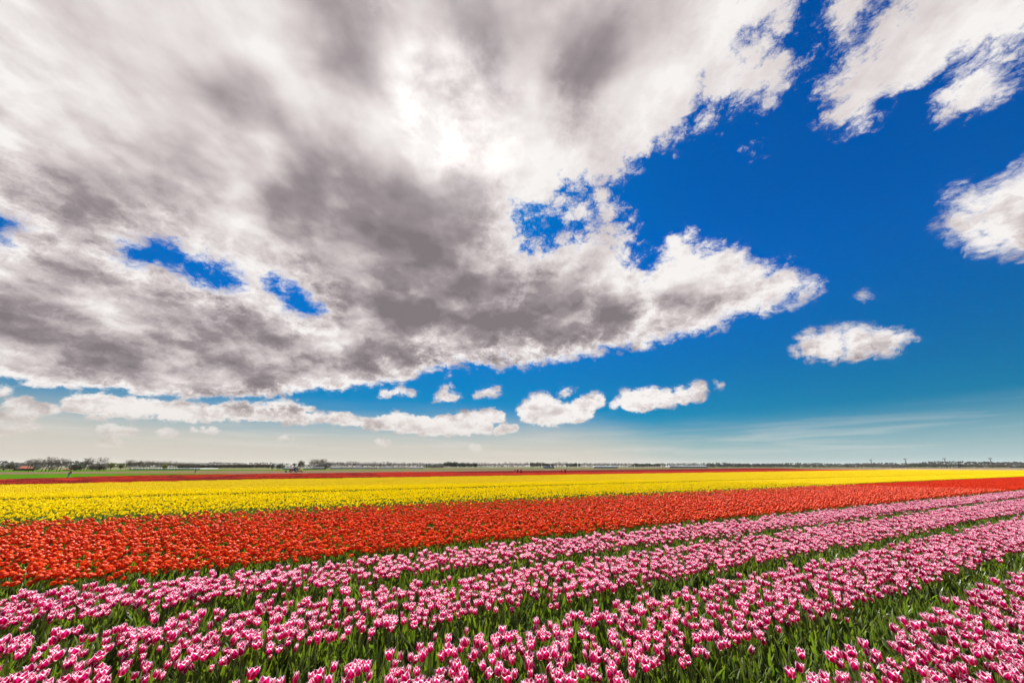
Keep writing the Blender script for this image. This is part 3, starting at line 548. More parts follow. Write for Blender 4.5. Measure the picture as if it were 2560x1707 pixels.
PINK_BEDS = [(0.55, 2.82), (3.48, 5.06), (5.79, 7.52), (8.26, 9.86)]
RED_P = (10.75, 22.4)
YELLOW_P = (23.2, 46.0)
pink_sp, pink_w = gather(PINK_BEDS, 74, 82, .79)
red_beds = [(RED_P[0]+i*2.33, RED_P[0]+i*2.33+2.22) for i in range(5)]
red_sp, red_w = gather(red_beds, 62, 150, .88, 11)
# the red bed thins out towards the yellow one
d_ = np.clip((red_sp[:, 1]-16.5)/6.0, 0, 1); k = rng.random(len(red_sp)) > d_*0.80; red_sp, red_w = red_sp[k], red_w[k]
k = np.hypot(red_w[:, 0], red_w[:, 1]) < 58; red_w_far = red_w[~k]; red_w = red_w[k]
yel_beds = [(24.0+i*2.45, 24.0+i*2.45+(1.6 if i < 3 else 1.85)) for i in range(5)]+[(38.2+i*2.3, 38.2+i*2.3+2.24) for i in range(3)]
yel_sp, yel_w = gather(yel_beds, 66, 200, .88, 21)
k = rng.random(len(yel_sp)) < np.clip(.50+(yel_sp[:, 1]-24)/7, 0, 1); yel_w = yel_w[k]
stray = np.stack([rng.uniform(-40, 90, 2400), 24.0-np.abs(rng.normal(0, 1.7, 2400))], 1); sw = to_world(stray); kk = in_view(sw); yel_w = np.concatenate([yel_w, sw[kk]])
k = np.hypot(yel_w[:, 0], yel_w[:, 1]) < 62; yel_w = yel_w[k]
# lone tulips in the green gaps, seen singly in the photograph
def spot(px, py, h=0.45):
    x, y = (px-1280)/2.5, -(py-853.5)/2.5
    fw, up = FPX*math.cos(TH)-y*math.sin(TH), FPX*math.sin(TH)+y*math.cos(TH); t = -(EYE-h)/up
    return (x*t, fw*t)
LONE = [(1981, 1641, 'lone pink tulip with white rim standing clear in the lower right green gap'),
        (2032, 1652, 'small half closed pink tulip low in the lower right green gap'),
        (672, 1632, 'lone pink tulip below the second gap, left of the near clump'),
        (1157, 1570, 'single pink tulip rising alone in the middle of the green gap'),
        (1404, 1516, 'single tall pink tulip just above the curved front clump'),
        (1484, 1499, 'short pink tulip alone in the gap right of the tall single one'),
        (1095, 1577, 'low pink tulip pressed beside another stem in the middle gap'),
        (1530, 1482, 'pair forming pink tulip in the gap ahead of the centre right bed')]
lone_w = np.array([spot(a, b)+(0.0,) for a, b, _ in LONE])
for w in lone_w:      # clear a little room round each
    k = np.hypot(pink_w[:, 0]-w[0], pink_w[:, 1]-w[1]) > .13; pink_w = pink_w[k]

def nearest(W, n):
    x, y, ok = project(W+np.array([0, 0, .45])); vis = ok & (x > 4) & (x < 1020) & (y < 672)
    d = np.linalg.norm(W-np.array([0, 0, EYE-.45]), axis=1); d[~vis] = 1e9
    i = np.argsort(d)[:n]; m = np.zeros(len(W), bool); m[i] = True; return m
def make_tulips(kind, name, protos, W, label_of, group, keep_parts):
    forms = label_of if isinstance(label_of, tuple) else None
    """protos: list of plans; each tulip is an Empty with petals, stem and leaves as children (meshes shared)"""
    cache = []
    for pl in protos:
        parts = []
        for nm, shp, M, mi in pl:
            if nm not in keep_parts: continue
            key = (nm, id(shp)); me = next((p[3] for p in parts if p[4] == key), None)
            if me is None: me = mesh(nm, shp[0], shp[1], [[PET_MAT[kind], M_STEM, M_LEAF][mi]], None, shp[2])
            parts.append((nm, M, mi, me, key))
        if 'bloom' in keep_parts:
            me = joined('bloom', [(s, M, 0) for nm, s, M, mi in pl if nm == 'petal'], [PET_MAT[kind]]); parts.append(('bloom', Matrix(), 0, me, None))
        cache.append(parts)
    rot, scl = orient(len(W)), sizes(len(W)); first = {}; picks = rng.integers(0, len(protos), len(W))
    if forms: labels = where_labels(W, rot, scl, picks, *forms); label_of = lambda n: (labels[n], group)
    for n, w in enumerate(W):
        q = int(picks[n]); e = empty(name, w); e.rotation_euler = rot[n]; e.scale = scl[n]
        lab, grp = label_of(n); tag(e, lab, 'tulip', grp)
        for j, (nm, M, mi, me, key) in enumerate(cache[q]):
            if (q, j) not in first: o = bpy.data.objects.new(nm, me); first[(q, j)] = o
            else: o = first[(q, j)].copy()
            COL.objects.link(o); o.parent = e; o.matrix_local = M

def where_labels(W, rot, scl, pick, forms, behind, bins):
    """a label for each: its form, how it leans, which bed it stands in, which stretch of it, and the end ones of every stretch"""
    x, y, _ = project(W+np.array([0, 0, .45])); p = W[:, 0]*WX+W[:, 1]*WY
    bed_i = np.zeros(len(W), int) if behind else np.digitize(p, [3.17, 5.42, 7.9])
    names = [behind] if behind else ['front bed', 'second bed', 'third bed', 'fourth bed']
    rows = np.zeros(len(W), int)
    for b in set(bed_i):
        I = np.where(bed_i == b)[0]; rows[I] = np.minimum((np.argsort(np.argsort(p[I]))*3//max(1, len(I))), 2)
    place = {6: ['far left', 'left', 'left of centre', 'right of centre', 'right', 'far right'], 8: ['left edge', 'far left', 'left', 'centre left', 'centre right', 'right', 'far right', 'right edge']}[bins]
    out = []
    tx, ty, _ = project(W+np.stack([.45*np.sin(rot[:, 1])*np.cos(rot[:, 2])+.45*np.sin(rot[:, 0])*np.sin(rot[:, 2]), np.zeros(len(W)), np.full(len(W), .45)], 1)); dx = tx-x
    for i in range(len(W)):
        lean = 'leaning left' if dx[i] < -2.0 else 'leaning right' if dx[i] > 2.0 else 'upright'
        size = 'small ' if scl[i, 0] < .96 else 'large ' if scl[i, 0] > 1.04 else ''
        c = min(max(x[i]/1024*bins, 0), bins-.001); half = 'left half' if c % 1 < .5 else 'right half'
        out.append('%s%s %s, %s %s rows, %s %s' % (size, forms[pick[i]], lean, names[bed_i[i]], ('front', 'middle', 'rear')[rows[i]], place[int(c)], half))
    seen = {}
    for i, t in enumerate(out): seen.setdefault(t, []).append(i)
    for t, I in seen.items():
        if len(I) == 1: continue
        o = sorted(I, key=lambda i: y[i]); out[o[-1]] += ', nearest'; out[o[0]] += ', farthest'; o = sorted(o[1:-1], key=lambda i: x[i])
        if o: out[o[0]] += ', outermost left'
        if len(o) > 1: out[o[-1]] += ', outermost right'
        if len(o) == 3: out[o[1]] += ', in between'
    return out
m_ = nearest(pink_w, 292)
near_pink = pink_w[m_]; pink_w = pink_w[~m_]
PINK_FORMS = ['pink tulip', 'pink tulip', 'open pink tulip', 'pink tulip', 'closed pink tulip']
pink_plans = [plan('pink', (0, 0, 1, 0, 2)[q], 10+q) for q in range(5)]
make_tulips('pink', 'pink_tulip', pink_plans, near_pink, (PINK_FORMS, '', 8), 'nearest pink tulips', ('petal', 'stem', 'leaf'))
make_tulips('pink', 'pink_tulip', pink_plans, lone_w, lambda n: (LONE[n][2], 'nearest pink tulips'), None, ('petal', 'stem', 'leaf'))
scatter('pink_tulips', STUFF['pink'], pink_w, orient(len(pink_w)), sizes(len(pink_w)), 'beds of white rimmed pink tulips running across the field')
m_ = nearest(red_w, 300); near_red = red_w[m_]; red_w = red_w[~m_]
make_tulips('red', 'red_tulip', [plan('red', 0, 10+q) for q in range(4)], near_red, (['orange red tulip']*4, 'red bed', 8), 'nearest red tulips', ('bloom', 'stem', 'leaf'))
scatter('red_tulips', STUFF['red'], red_w, orient(len(red_w)), sizes(len(red_w)), 'broad bed of orange red tulips between pink and yellow beds')
m_ = nearest(yel_w, 300); near_yel = yel_w[m_]; yel_w = yel_w[~m_]
make_tulips('yellow', 'yellow_tulip', [plan('yellow', 0, 10+q) for q in range(4)], near_yel, (['yellow tulip']*4, 'yellow bed', 8), 'nearest yellow tulips', ('bloom', 'stem'))
scatter('yellow_tulips', STUFF['yellow'], yel_w, orient(len(yel_w)), sizes(len(yel_w)), 'broad bed of yellow tulips behind the orange red bed')

# leaves without blooms that fill the beds
lv = []
for p0, p1, dn in [(a-.34, b+.34, 36) for a, b in PINK_BEDS]+[(RED_P[0]-.4, 23.4, 26), (23.3, 38.0, 16)]:
    sp = bed(p0, p1, -1.55*p1-3, min(60, p1/math.tan(R(6.2))+4), dn, .2); W = to_world(sp); lv.append(W[in_view(W) & (np.hypot(W[:, 0], W[:, 1]) < 62)])
lv = np.concatenate(lv)
scatter('tulip_leaves', STUFF['leaf'], lv, orient(len(lv), .12), sizes(len(lv), .12), 'green tulip leaves and bare stems filling the beds')

# far parts of the beds: squares of bed, set side by side along the rows
def inside(poly, x, y):
    r = np.zeros(len(x), bool)
    for i in range(len(poly)):
        (x0, y0), (x1, y1) = poly[i], poly[i-1]
        r ^= ((y0 > y) != (y1 > y)) & (x < (x1-x0)*(y-y0)/(y1-y0+1e-12)+x0)
    return r
def tiles(p0, p1, s0, s1, size, gap_every, gap, test):
    L = []; p = p0; n = 0
    while p < p1:
        s = np.arange(s0, s1, size)+rng.random()*size; L.append(np.stack([s, np.full(len(s), p+size/2)], 1)); p += size; n += 1
        if gap_every and n % gap_every == 0: p += gap
    sp = np.concatenate(L); W = to_world(sp); k = test(W) & in_view(W); return W[k]
def quarter(n):
    return np.stack([np.zeros(n), np.zeros(n), (math.pi/2-AZ)+rng.integers(0, 4, n)*math.pi/2], 1)
def ones(n): return np.stack([np.ones(n)*1.02, np.ones(n)*1.02, rng.normal(1, .03, n)], 1)
DIST = lambda W: np.hypot(W[:, 0], W[:, 1])
YELLOW_EDGE = [(-260, -60), (-60.6, 43.7), (-43.3, 62.2), (0, 88.7), (109.1, 155.6), (295.1, 277.2), (310, 216), (360, 150), (60, -60)]
RED_FAR = [(-260, -61), (-60.9, 44.4), (-43.3, 63.2), (0, 90), (109.1, 157.5), (250, 250), (256, 323), (389.5, 553.7), (90.9, 258.8), (0, 183.3), (-48.7, 139), (-75.7, 108.3), (-92.9, 88.7), (-86.5, 62.2), (-400, -60)]
W = tiles(RED_P[0], RED_P[1], -20, 190, 1.13, 2, .08, lambda W: DIST(W) >= 57.5)
scatter('far_red_tulips', patch_lib('red_patch', 1.13, 52, .48, .042, .075, B_RED), W, quarter(len(W)), ones(len(W)), 'far right part of the orange red tulip bed')
W1 = tiles(24.0, 36.2, -70, 400, 1.1, 2, .05, lambda W: (DIST(W) >= 61) & inside(YELLOW_EDGE, W[:, 0], W[:, 1]))
W2 = tiles(38.2, 140, -70, 400, 1.6, 2, .03, lambda W: inside(YELLOW_EDGE, W[:, 0], W[:, 1]) & ((DIST(W) >= 61) | (W[:, 0]*WX+W[:, 1]*WY > 44.2)))
W = np.concatenate([W1, W2])
scatter('far_yellow_tulips', patch_lib('yellow_patch', 1.6, 121, .48, .042, .075, B_YEL), W, quarter(len(W)), ones(len(W)), 'far part of the yellow bed towards the horizon')
W = tiles(60, 330, -160, 480, 2.5, 0, 0, lambda W: inside(RED_FAR, W[:, 0], W[:, 1]) & ~inside(YELLOW_EDGE, W[:, 0], W[:, 1]))
pp = W[:, 0]*WX+W[:, 1]*WY; ss = W[:, 0]*UX+W[:, 1]*UY
dark = (np.sin(pp*.33+.6) > .55) | ((pp > 110+.11*ss) & (ss > 40)) | ((ss < 10) & (rng.random(len(W)) < .45))
for nm, sel, mm, lab in (('distant_red_tulips', ~dark, B_RED, 'bright red tulip strips beyond the yellow bed'), ('distant_dark_red_tulips', dark, B_MAR, 'dark red tulip strips at the back of the field')):
    Wd = W[sel]; scatter(nm, patch_lib(nm+'_patch', 2.5, 196, .48, .055, .085, mm), Wd, quarter(len(Wd)), ones(len(Wd)), lab)
PALE = [(250, 323), (413, 388), (419, 298), (341, 243), (300, 280)]
W = tiles(60, 200, 300, 620, 3.0, 0, 0, lambda W: inside(PALE, W[:, 0], W[:, 1]))
scatter('distant_pale_pink_tulips', patch_lib('pale_patch', 3.0, 196, .48, .06, .09, B_PALE), W, quarter(len(W)), ones(len(W)), 'pale pink tulip strip near the horizon on the right')
print('tulips', len(pink_w), len(red_w), len(yel_w), len(lv))

# ------------------------------------------------------------------ far side of the polder: trees, farms, people, tractor, turbines
def at(px, base):
    """ground point under a point of the photograph (2560 wide)"""
    return spot(px, base, 0.0)
def rise(px, base, top):
    """height that reaches from the ground at 'base' up to 'top'"""
    x, y = at(px, base); d = math.hypot(x, y)
    X, Y = (px-1280)/2.5, -(top-853.5)/2.5
    fw, up = FPX*math.cos(TH)-Y*math.sin(TH), FPX*math.sin(TH)+Y*math.cos(TH)
    return EYE+up/fw*y
def face_cam(x, y): return -math.atan2(x, y)

def mat_foliage(name, a, b, tr=.35):
    m, k = mat(name)
    r = k.node('ShaderNodeNewGeometry').outputs['Random Per Island']
    c = k.mix(r, a, b); c = k.mix(k.m('MULTIPLY', rnd(k), 0.35), c, b)
    finish(k, leafy(k, c, c, tr, 0.6, 0.15)); return m
M_BARK = plain('bark', (0.11, 0.09, 0.075), 0.9, 0.1, vary=.35, scale=3)
F_BARE = mat_foliage('bare_twigs', (0.075, 0.06, 0.05, 1), (0.11, 0.09, 0.065, 1), .2)
F_BUD = mat_foliage('budding_twigs', (0.085, 0.075, 0.045, 1), (0.12, 0.11, 0.06, 1), .3)
F_GREEN = mat_foliage('green_leaves', (0.035, 0.052, 0.024, 1), (0.06, 0.075, 0.035, 1))
F_LIME = mat_foliage('fresh_leaves', (0.10, 0.115, 0.02, 1), (0.15, 0.155, 0.035, 1))
F_BROWN = mat_foliage('brown_buds', (0.07, 0.06, 0.04, 1), (0.10, 0.085, 0.055, 1))
F_DARK = mat_foliage('dark_leaves', (0.03, 0.042, 0.030, 1), (0.05, 0.06, 0.042, 1))

def tree_meshes(seed, kind):
    """trunk with limbs and a crown of twigs and leaf sprays, one unit high"""
    g = random.Random(seed); T = MB(); C = MB()
    bare = kind in ('bare', 'lean'); bushy = kind == 'bush'
    lean = .0; base = .42 if kind == 'lean' else (.34 if bare else (.10 if bushy else .22))
    top = Vector((lean, 0, .72)); T.tube([(0, 0, 0), (lean*.3, 0, base), (lean*.7, .01, .58), tuple(top)], [.022, .017, .011, .004], 6)
    tips = []
    nl = 11 if bare else 9
    for i in range(nl):
        h = base*.85+(.75-base)*i/nl; a = i*2.4+g.uniform(-.5, .5)
        spread = (.34 if kind == 'lean' else .24 if bare else .34 if bushy else .28)*(1.0-.45*i/nl)
        e = Vector((spread*math.cos(a), spread*math.sin(a), min(.94, h+g.uniform(.12, .24))))
        s = Vector((lean*h, 0, h)); mid = (s+e)/2+Vector((0, 0, -.025))
        T.tube([s, mid, e], [.009, .006, .002], 4, cap=False); tips += [e, (mid+e)/2]
        for _ in range(2):
            f = e+Vector((g.gauss(0, .07), g.gauss(0, .07), g.uniform(.0, .10))); T.tube([mid, (mid+f)/2+Vector((0, 0, .01)), f], [.005, .004, .0015], 3, cap=False); tips.append(f)
    n = 620 if bare else 620
    for i in range(n):
        if bushy or not bare:
            while True:
                p = Vector((g.uniform(-1, 1), g.uniform(-1, 1), g.uniform(-1, 1)))
                if .3 < p.length < 1: break
            w = (.46 if bushy else .36)*(1+.25*math.sin(7*p.x+seed)*math.cos(5*p.z+seed))
            c = Vector((p.x*w, p.y*w, (.50 if bushy else .60)+p.z*(.48 if bushy else .38)*(1+.1*math.sin(6*p.x+seed*2))))
            c = c.lerp(g.choice(tips), .25 if g.random() < .6 else 0)
        else:
            t = g.choice(tips); c = t+Vector((g.gauss(0, .045), g.gauss(0, .045), g.gauss(.012, .035)))
        c.z = max(.02, min(1.0, c.z))
        if bare:
            d = Vector((g.gauss(0, 1), g.gauss(0, 1), g.gauss(.5, .6))).normalized()*g.uniform(.03, .07); q = d.cross(Vector((g.gauss(0, 1), g.gauss(0, 1), g.gauss(0, 1))))  .normalized()*.011
            C.add([c-q, c+q, c+d], [(0, 1, 2)])
        else:
            r = g.uniform(.025, .055); a = Vector((g.gauss(0, 1), g.gauss(0, 1), g.gauss(0, 1))).normalized()*r; b = a.cross(Vector((g.gauss(0, 1), g.gauss(0, 1), g.gauss(0, 1)))).normalized()*r
            C.add([c-a, c-b*.7, c+a, c+b*.7], [(0, 1, 2, 3)])
    return T.me('trunk', M_BARK, True), C, kind
TREES = {}
for kind, mats_, seeds in (('lean', (F_BARE,), (1, 2, 3)), ('bare', (F_BARE, F_BUD), (4, 5, 6, 7)), ('full', (F_BROWN, F_GREEN, F_LIME, F_DARK), (8, 9)), ('bush', (F_GREEN, F_DARK, F_BROWN), (10, 11, 12))):
    for s in seeds:
        tr, C, _ = tree_meshes(s, kind)
        for m in mats_: TREES.setdefault((kind, m.name), []).append((tr, C.me('crown', m)))
proto_parts = {}
def tree(px, base, top, kind, m, label, group=None, name='tree', wide=1.0, lean=0.0):
    x, y = at(px, base); h = rise(px, base, top)*(1.22 if kind == 'lean' else 1.5 if kind == 'bare' else 1.35 if px > 440 else 1.12)
    e = empty(name, (x, y, 0), random.uniform(0, 6.28)); e.scale = (h*wide, h*wide, h)
    if lean: e.rotation_euler = (0, lean, face_cam(x, y))
    tag(e, label, 'bush' if name == 'bush' else 'tree', group)
    pick = random.choice(TREES[(kind, m.name)])
    for nm, me in zip(('trunk', 'crown'), pick):
        if me.name not in proto_parts: proto_parts[me.name] = o = bpy.data.objects.new(nm, me)
        else: o = proto_parts[me.name].copy()
        COL.objects.link(o); o.parent = e
ONES = 'first second third fourth fifth sixth seventh eighth ninth tenth eleventh twelfth thirteenth fourteenth fifteenth sixteenth seventeenth eighteenth nineteenth'.split()
def ordinal(n):
    if n < 20: return ONES[n-1]
    t = ('twenty', 'thirty', 'forty', 'fifty', 'sixty')[n//10-2]
    return t[:-1]+'ieth' if n % 10 == 0 else t+'-'+ONES[n % 10-1]
def row(x0, x1, step, base, top, kind, m, label, group, name='tree', wide=1.0  , jit=1.5):
    X = [x0]
    while X[-1]+step < x1: X.append(X[-1]+step*random.uniform(.8, 1.2))
    for n, x in enumerate(X):
        t = (x-x0)/max(1, x1-x0); b = base[0]+(base[1]-base[0])*t; tp = top[0]+(top[1]-top[0])*t
        lab = '%s, %s from %s' % (label, ordinal(n+1 if n < len(X)/2 else len(X)-n), 'left' if n < len(X)/2 else 'right')
        tree(x+random.uniform(-.2, .2)*step, b, tp+random.uniform(-jit, jit)*.7, kind, m, lab, group, name, wide*random.uniform(.85, 1.15))

# the wind swept bare trees on the left
for px, base, top, lab in ((64, 1178.5, 1154, 'bare leaning tree, outermost of the first clump beside the orange roof'), (70, 1178.8, 1151.5, 'tallest bare leaning tree of the first clump'),
                           (80, 1178.5, 1152.5, 'bare leaning tree with pinkish twigs closing the first clump'), (103, 1178.3, 1153, 'lower bare tree on the near side of the middle clump'),
                           (112, 1178.4, 1147.5, 'tallest bare tree standing in the middle clump on the left'), (121, 1178.2, 1152, 'bare tree on the far side of the middle clump'),
                           (140, 1178, 1152.5, 'first bare tree of the third clump before the small red roof'), (148, 1178, 1150.8, 'last bare tree of the third clump before the small red roof')):
    tree(px, base, top, 'lean', F_BARE, lab, 'wind swept bare trees on the left', wide=1.05, lean=.06)
tree(8, 1177, 1161, 'bush', F_GREEN, 'rounded green bush at the left end of the tree line', name='bush', wide=1.4)
tree(22, 1177, 1158.5, 'full', F_BROWN, 'brownish budding tree before the orange roofed farmhouse', wide=1.2)
tree(34, 1177, 1162.5, 'bush', F_DARK, 'dark bush against the left gable of the farmhouse', name='bush', wide=1.2)
tree(90, 1176, 1164.5, 'bush', F_GREEN, 'green bush behind the gap between the first bare clumps', name='bush', wide=1.5)
tree(128, 1176, 1165, 'bush', F_BROWN, 'brown bush between middle and third bare clump', name='bush', wide=1.6)
for px, tp, m, lab in ((178, 1160, F_GREEN, 'broad green thicket right of the small red roof'), (188, 1157.5, F_DARK, 'tallest dark thicket beside the walking person'), (199, 1160, F_GREEN, 'green thicket joining the bare tree row')):
    tree(px, 1176.5, tp, 'bush', m, lab, name='bush', wide=1.25)
for px, tp, lab in ((209, 1154.5, 'bare tree with open crown right of the dark thicket'), (216, 1156, 'second bare tree behind the dark thicket'), (247, 1154, 'tall reddish bare tree standing before the fresh green trees')):
    tree(px, 1176.3, tp, 'bare', F_BARE, lab, wide=1.2)
row(224, 262, 8, (1176, 1176), (1162, 1161), 'bush', F_BROWN, 'brownish low bush in the row left of the fresh green trees', 'brown bushes in the left row', 'bush', 1.1)
for px, tp, lab in ((275, 1156.5, 'fresh yellow green tree, larger of the two'), (300, 1158, 'fresh yellow green tree, smaller of the two'), (409, 1160, 'lone yellow green tree in the row before the pale glasshouse')):
    tree(px, 1175.5, tp, 'full', F_LIME, lab, wide=1.15)
row(312, 500, 6.5, (1175.3, 1174), (1158.5, 1161.5), 'bare', F_BUD, 'budding tree in the row before the pale glasshouse', 'trees before the glasshouse', wide=.9)
row(445, 680, 5.2, (1174, 1172.8), (1163, 1162.5), 'full', F_BROWN, 'low even brown tree in the belt right of the pale glasshouse', 'trees of the even belt', wide=.75, jit=.6)
row(682, 712, 8, (1173, 1173), (1161.5, 1163), 'bush', F_DARK, 'dark evergreen bush left of the tractor', 'dark bushes by the grey shed', 'bush', 1.0)
tree(750, 1173, 1155.6, 'full', F_BROWN, 'round brown tree standing behind the tractor', wide=1.1)
row(776, 812, 7, (1172.6, 1172.6), (1156, 1155), 'bare', F_BUD, 'open crowned tree behind the long grey barn', 'trees behind the grey barn', wide=1.1)
tree(819, 1172.6, 1157.6, 'bush', F_DARK, 'dense dark tree at the right end of the grey barn', name='tree', wide=1.0)
row(790, 815, 8, (1172.4, 1172.4), (1163, 1163), 'bush', F_DARK, 'dark shrub behind the long grey barn', 'shrubs behind the grey barn', 'bush', 1.0)
row(828, 1062, 6, (1172, 1171.2), (1159.5, 1160.5), 'bare', F_BARE, 'bare street tree in the row behind low blue grey houses', 'bare trees behind the blue grey houses', wide=.95)
row(1066, 1112, 7, (1171.2, 1171), (1161.5, 1160.5), 'bush', F_DARK, 'dark tree left of the large central clump', 'dark trees left of the clump', wide=.9)
row(1112, 1192, 6.5, (1171, 1170.8), (1158, 1160), 'full', F_DARK, 'dense tree in the large clump left of centre', 'trees of the large clump', wide=1.15)
row(1192, 1328, 6.0, (1170.6, 1170), (1160.5, 1160.5), 'bare', F_BARE, 'thin bare tree in the row behind the three people', 'bare trees behind the three people', wide=.9)
row(1328, 1386, 6, (1170.2, 1170), (1158.5, 1160), 'full', F_BROWN, 'brown tree of the copse around the blue barn', 'trees around the blue barn', wide=1.0)
row(1386, 1420, 6, (1170, 1170), (1159.5, 1159.5), 'bare', F_BARE, 'bare tree behind the pair of people', 'bare trees behind the pair', wide=1.0)
row(1420, 1452, 6, (1170, 1169.8), (1159.5, 1160), 'full', F_DARK, 'dark tree of the small copse right of the pair of people', 'trees of the small copse', wide=1.0)
row(1456, 1580, 5.6, (1169.8, 1169.6), (1161, 1161), 'bare', F_BARE, 'bare tree in front of the first white glasshouse', 'bare trees at the first white glasshouse', wide=.9)
row(1582, 1652, 6, (1169.6, 1169.4), (1160.5, 1161), 'full', F_DARK, 'dark tree in the belt between two white glasshouses', 'trees between the white glasshouses', wide=1.0)
row(1655, 1772, 6.5, (1169.4, 1169), (1161.5, 1161.5), 'bare', F_BARE, 'bare tree in front of the second white glasshouse', 'bare trees at the second white glasshouse', wide=.9)
row(1774, 1985, 6.5, (1169, 1168.6), (1160.5, 1160.5), 'bush', F_DARK, 'dark low tree in the belt below the two masts', 'trees in the belt below the masts', wide=1.1)
row(1985, 2120, 8, (1168.6, 1168.4), (1161.5, 1162), 'bush', F_GREEN, 'green tree in the belt left of the first wind turbine', 'trees left of the first turbine', wide=1.2)
row(2120, 2290, 9, (1168.4, 1168.4), (1162, 1161), 'bush', F_BROWN, 'brownish tree in the belt below the two middle wind turbines', 'trees below the middle turbines', wide=1.3)
row(2290, 2400, 8, (1168.4, 1168.4), (1159.8, 1161), 'bush', F_GREEN, 'green tree of the taller wood before the third wind turbine', 'trees of the wood before the third turbine', wide=1.2)
row(2400, 2560, 9, (1168.4, 1168.5), (1161.5, 1162), 'bush', F_BROWN, 'low brown tree in the belt at the right end of the horizon', 'trees at the right end', wide=1.3)
# the wood far behind them reads as one mass
g_ = random.Random(5); wood = MB()
for i in range(7500):
    px = g_.uniform(-60, 2620); d = 1900+g_.uniform(0, 250); az = math.atan2((px-1280)/2.5, 363.5); hh = 12+9*value_noise(np.array([px]), np.array([0.0]), 60, 4)[0]
    x, y = d*math.sin(az), d*math.cos(az); z = g_.uniform(0, 1)**.8*hh; r = g_.uniform(1.4, 3.2)
    a = Vector((math.cos(az), -math.sin(az), g_.gauss(0, .4)))*r; b = Vector((g_.gauss(0, .3), g_.gauss(0, .3), 1))*r*.8
    c = Vector((x, y, max(r*.5, z))); wood.add([c-a, c-b, c+a, c+b], [(0, 1, 2, 3)])
tag(wood.build('distant_woods', mat_foliage('distant_leaves', (0.055, 0.06, 0.052, 1), (0.085, 0.085, 0.07, 1), .2)), 'distant woods closing the horizon', kind='stuff')

# ---- buildings
def paint(name, c, r=.6): return plain(name, c, max(r, .8), .06, vary=.12, scale=.6)
M_BRICK = paint('red_brick', (0.16, 0.08, 0.055)); M_TILE = paint('orange_roof_tile', (0.26, 0.085, 0.05), .7); M_GREYROOF = paint('grey_roof', (0.06, 0.058, 0.064)); M_DKROOF = paint('dark_roof', (0.08, 0.085, 0.10))
M_BLUEW = paint('blue_grey_wall', (0.05, 0.075, 0.095)); M_NAVY = paint('navy_cladding', (0.05, 0.09, 0.16)); M_WHITE = paint('white_paint', (0.40, 0.40, 0.39)); M_PALE = paint('pale_wall', (0.13, 0.135, 0.13))
M_GLASSH = plain('glasshouse_pane', (0.22, 0.26, 0.29), .35, .3); M_WIN = plain('window_glass', (0.05, 0.06, 0.08), .1, .6)
def building(name, label, cat, x0, x1, base, eave, ridge, wall, roof, group=None, depth=.5, hip=.06, windows=3, door=True):
    a, b = Vector(at(x0, base)), Vector(at(x1, base)); c = (a+b)/2; L = (b-a).length; D = max(5.0, L*depth)
    he, hr = rise((x0+x1)/2, base, eave), rise((x0+x1)/2, base, ridge)
    e = empty(name, (c.x, c.y, 0), math.atan2((b-a).y, (b-a).x)); tag(e, label, cat, group)
    w = MB(); w.box(-L/2, L/2, 0, D, 0, he); w.build('wall', wall, e)
    o = .25; r = MB(); k = L*hip
    v = [(-L/2-o, -o, he), (L/2+o, -o, he), (L/2+o, D+o, he), (-L/2-o, D+o, he), (-L/2-o+k, D/2, hr), (L/2+o-k, D/2, hr)]
    v2 = [(x, y, z-.18) for x, y, z in v[:4]]
    r.add(v+v2, [(0, 1, 5, 4), (1, 2, 5), (2, 3, 4, 5), (3, 0, 4), (9, 8, 7, 6), (6, 7, 1, 0), (7, 8, 2, 1), (8, 9, 3, 2), (9, 6, 0, 3)]); r.build('roof', roof, e)
    me = None
    for i in range(windows):
        if me is None:
            b_ = MB(); b_.box(-.55, .55, -.04, .03, 0, min(1.2, he*.4)); me = b_.me('window', M_WIN); wo = bpy.data.objects.new('window', me)
        else: wo = wo.copy()
        COL.objects.link(wo); wo.parent = e; wo.location = ((i+.5)/windows*L*.9-L*.45, 0, he*.38)
    if door:
        b_ = MB(); b_.box(L*.12, L*.12+1.0, -.05, .03, 0, min(2.0, he*.8)); b_.build('door', M_DKROOF, e)
    return e
building('farmhouse', 'farmhouse with large orange hipped roof behind the left bushes', 'farmhouse', 33, 60, 1176.2, 1170.5, 1164.2, M_BRICK, M_TILE, hip=.22)
building('house', 'small house with low red roof behind the third bare clump', 'house', 156, 171, 1175.5, 1173.0, 1170.6, M_WHITE, M_TILE, windows=2)
def glasshouse(label, x0, x1, base, eave, ridge, bays):
    a, b = Vector(at(x0, base)), Vector(at(x1, base)); c = (a+b)/2; L = (b-a).length
    he, hr = rise((x0+x1)/2, base, eave), rise((x0+x1)/2, base, ridge); e = empty('glasshouse', (c.x, c.y, 0), math.atan2((b-a).y, (b-a).x)); tag(e, label, 'glasshouse', None)
    D = 18.0; s = L/bays
    pm = MB(); pm.box(.06, s-.06, 0, .06, .25, he-.1); pane = None
    rm = MB(); rm.prism([(0, he), (s/2, hr), (s, he)], 0, D); post = MB(); post.box(-.09, .09, -.03, .12, 0, he); po = ro = None
    for i in range(bays):
        if pane is None: pane, ro, po = bpy.data.objects.new('pane', pm.me('pane', M_GLASSH)), bpy.data.objects.new('roof', rm.me('roof', M_GLASSH)), bpy.data.objects.new('post', post.me('post', M_WHITE))
        else: pane, ro, po = pane.copy(), ro.copy(), po.copy()
        for o in (pane, ro, po): COL.objects.link(o); o.parent = e; o.location = (-L/2+i*s, 0, 0)
    pl = MB(); pl.box(-L/2, L/2, -.05, .2, 0, .25); pl.build('plinth', M_PALE, e)
glasshouse('long pale blue glasshouse behind the budding row on the left', 322, 500, 1174.3, 1171.4, 1170.2, 22)
glasshouse('white glasshouse right of the small copse, nearer the centre', 1486, 1545, 1169.9, 1166.4, 1164.6, 12)
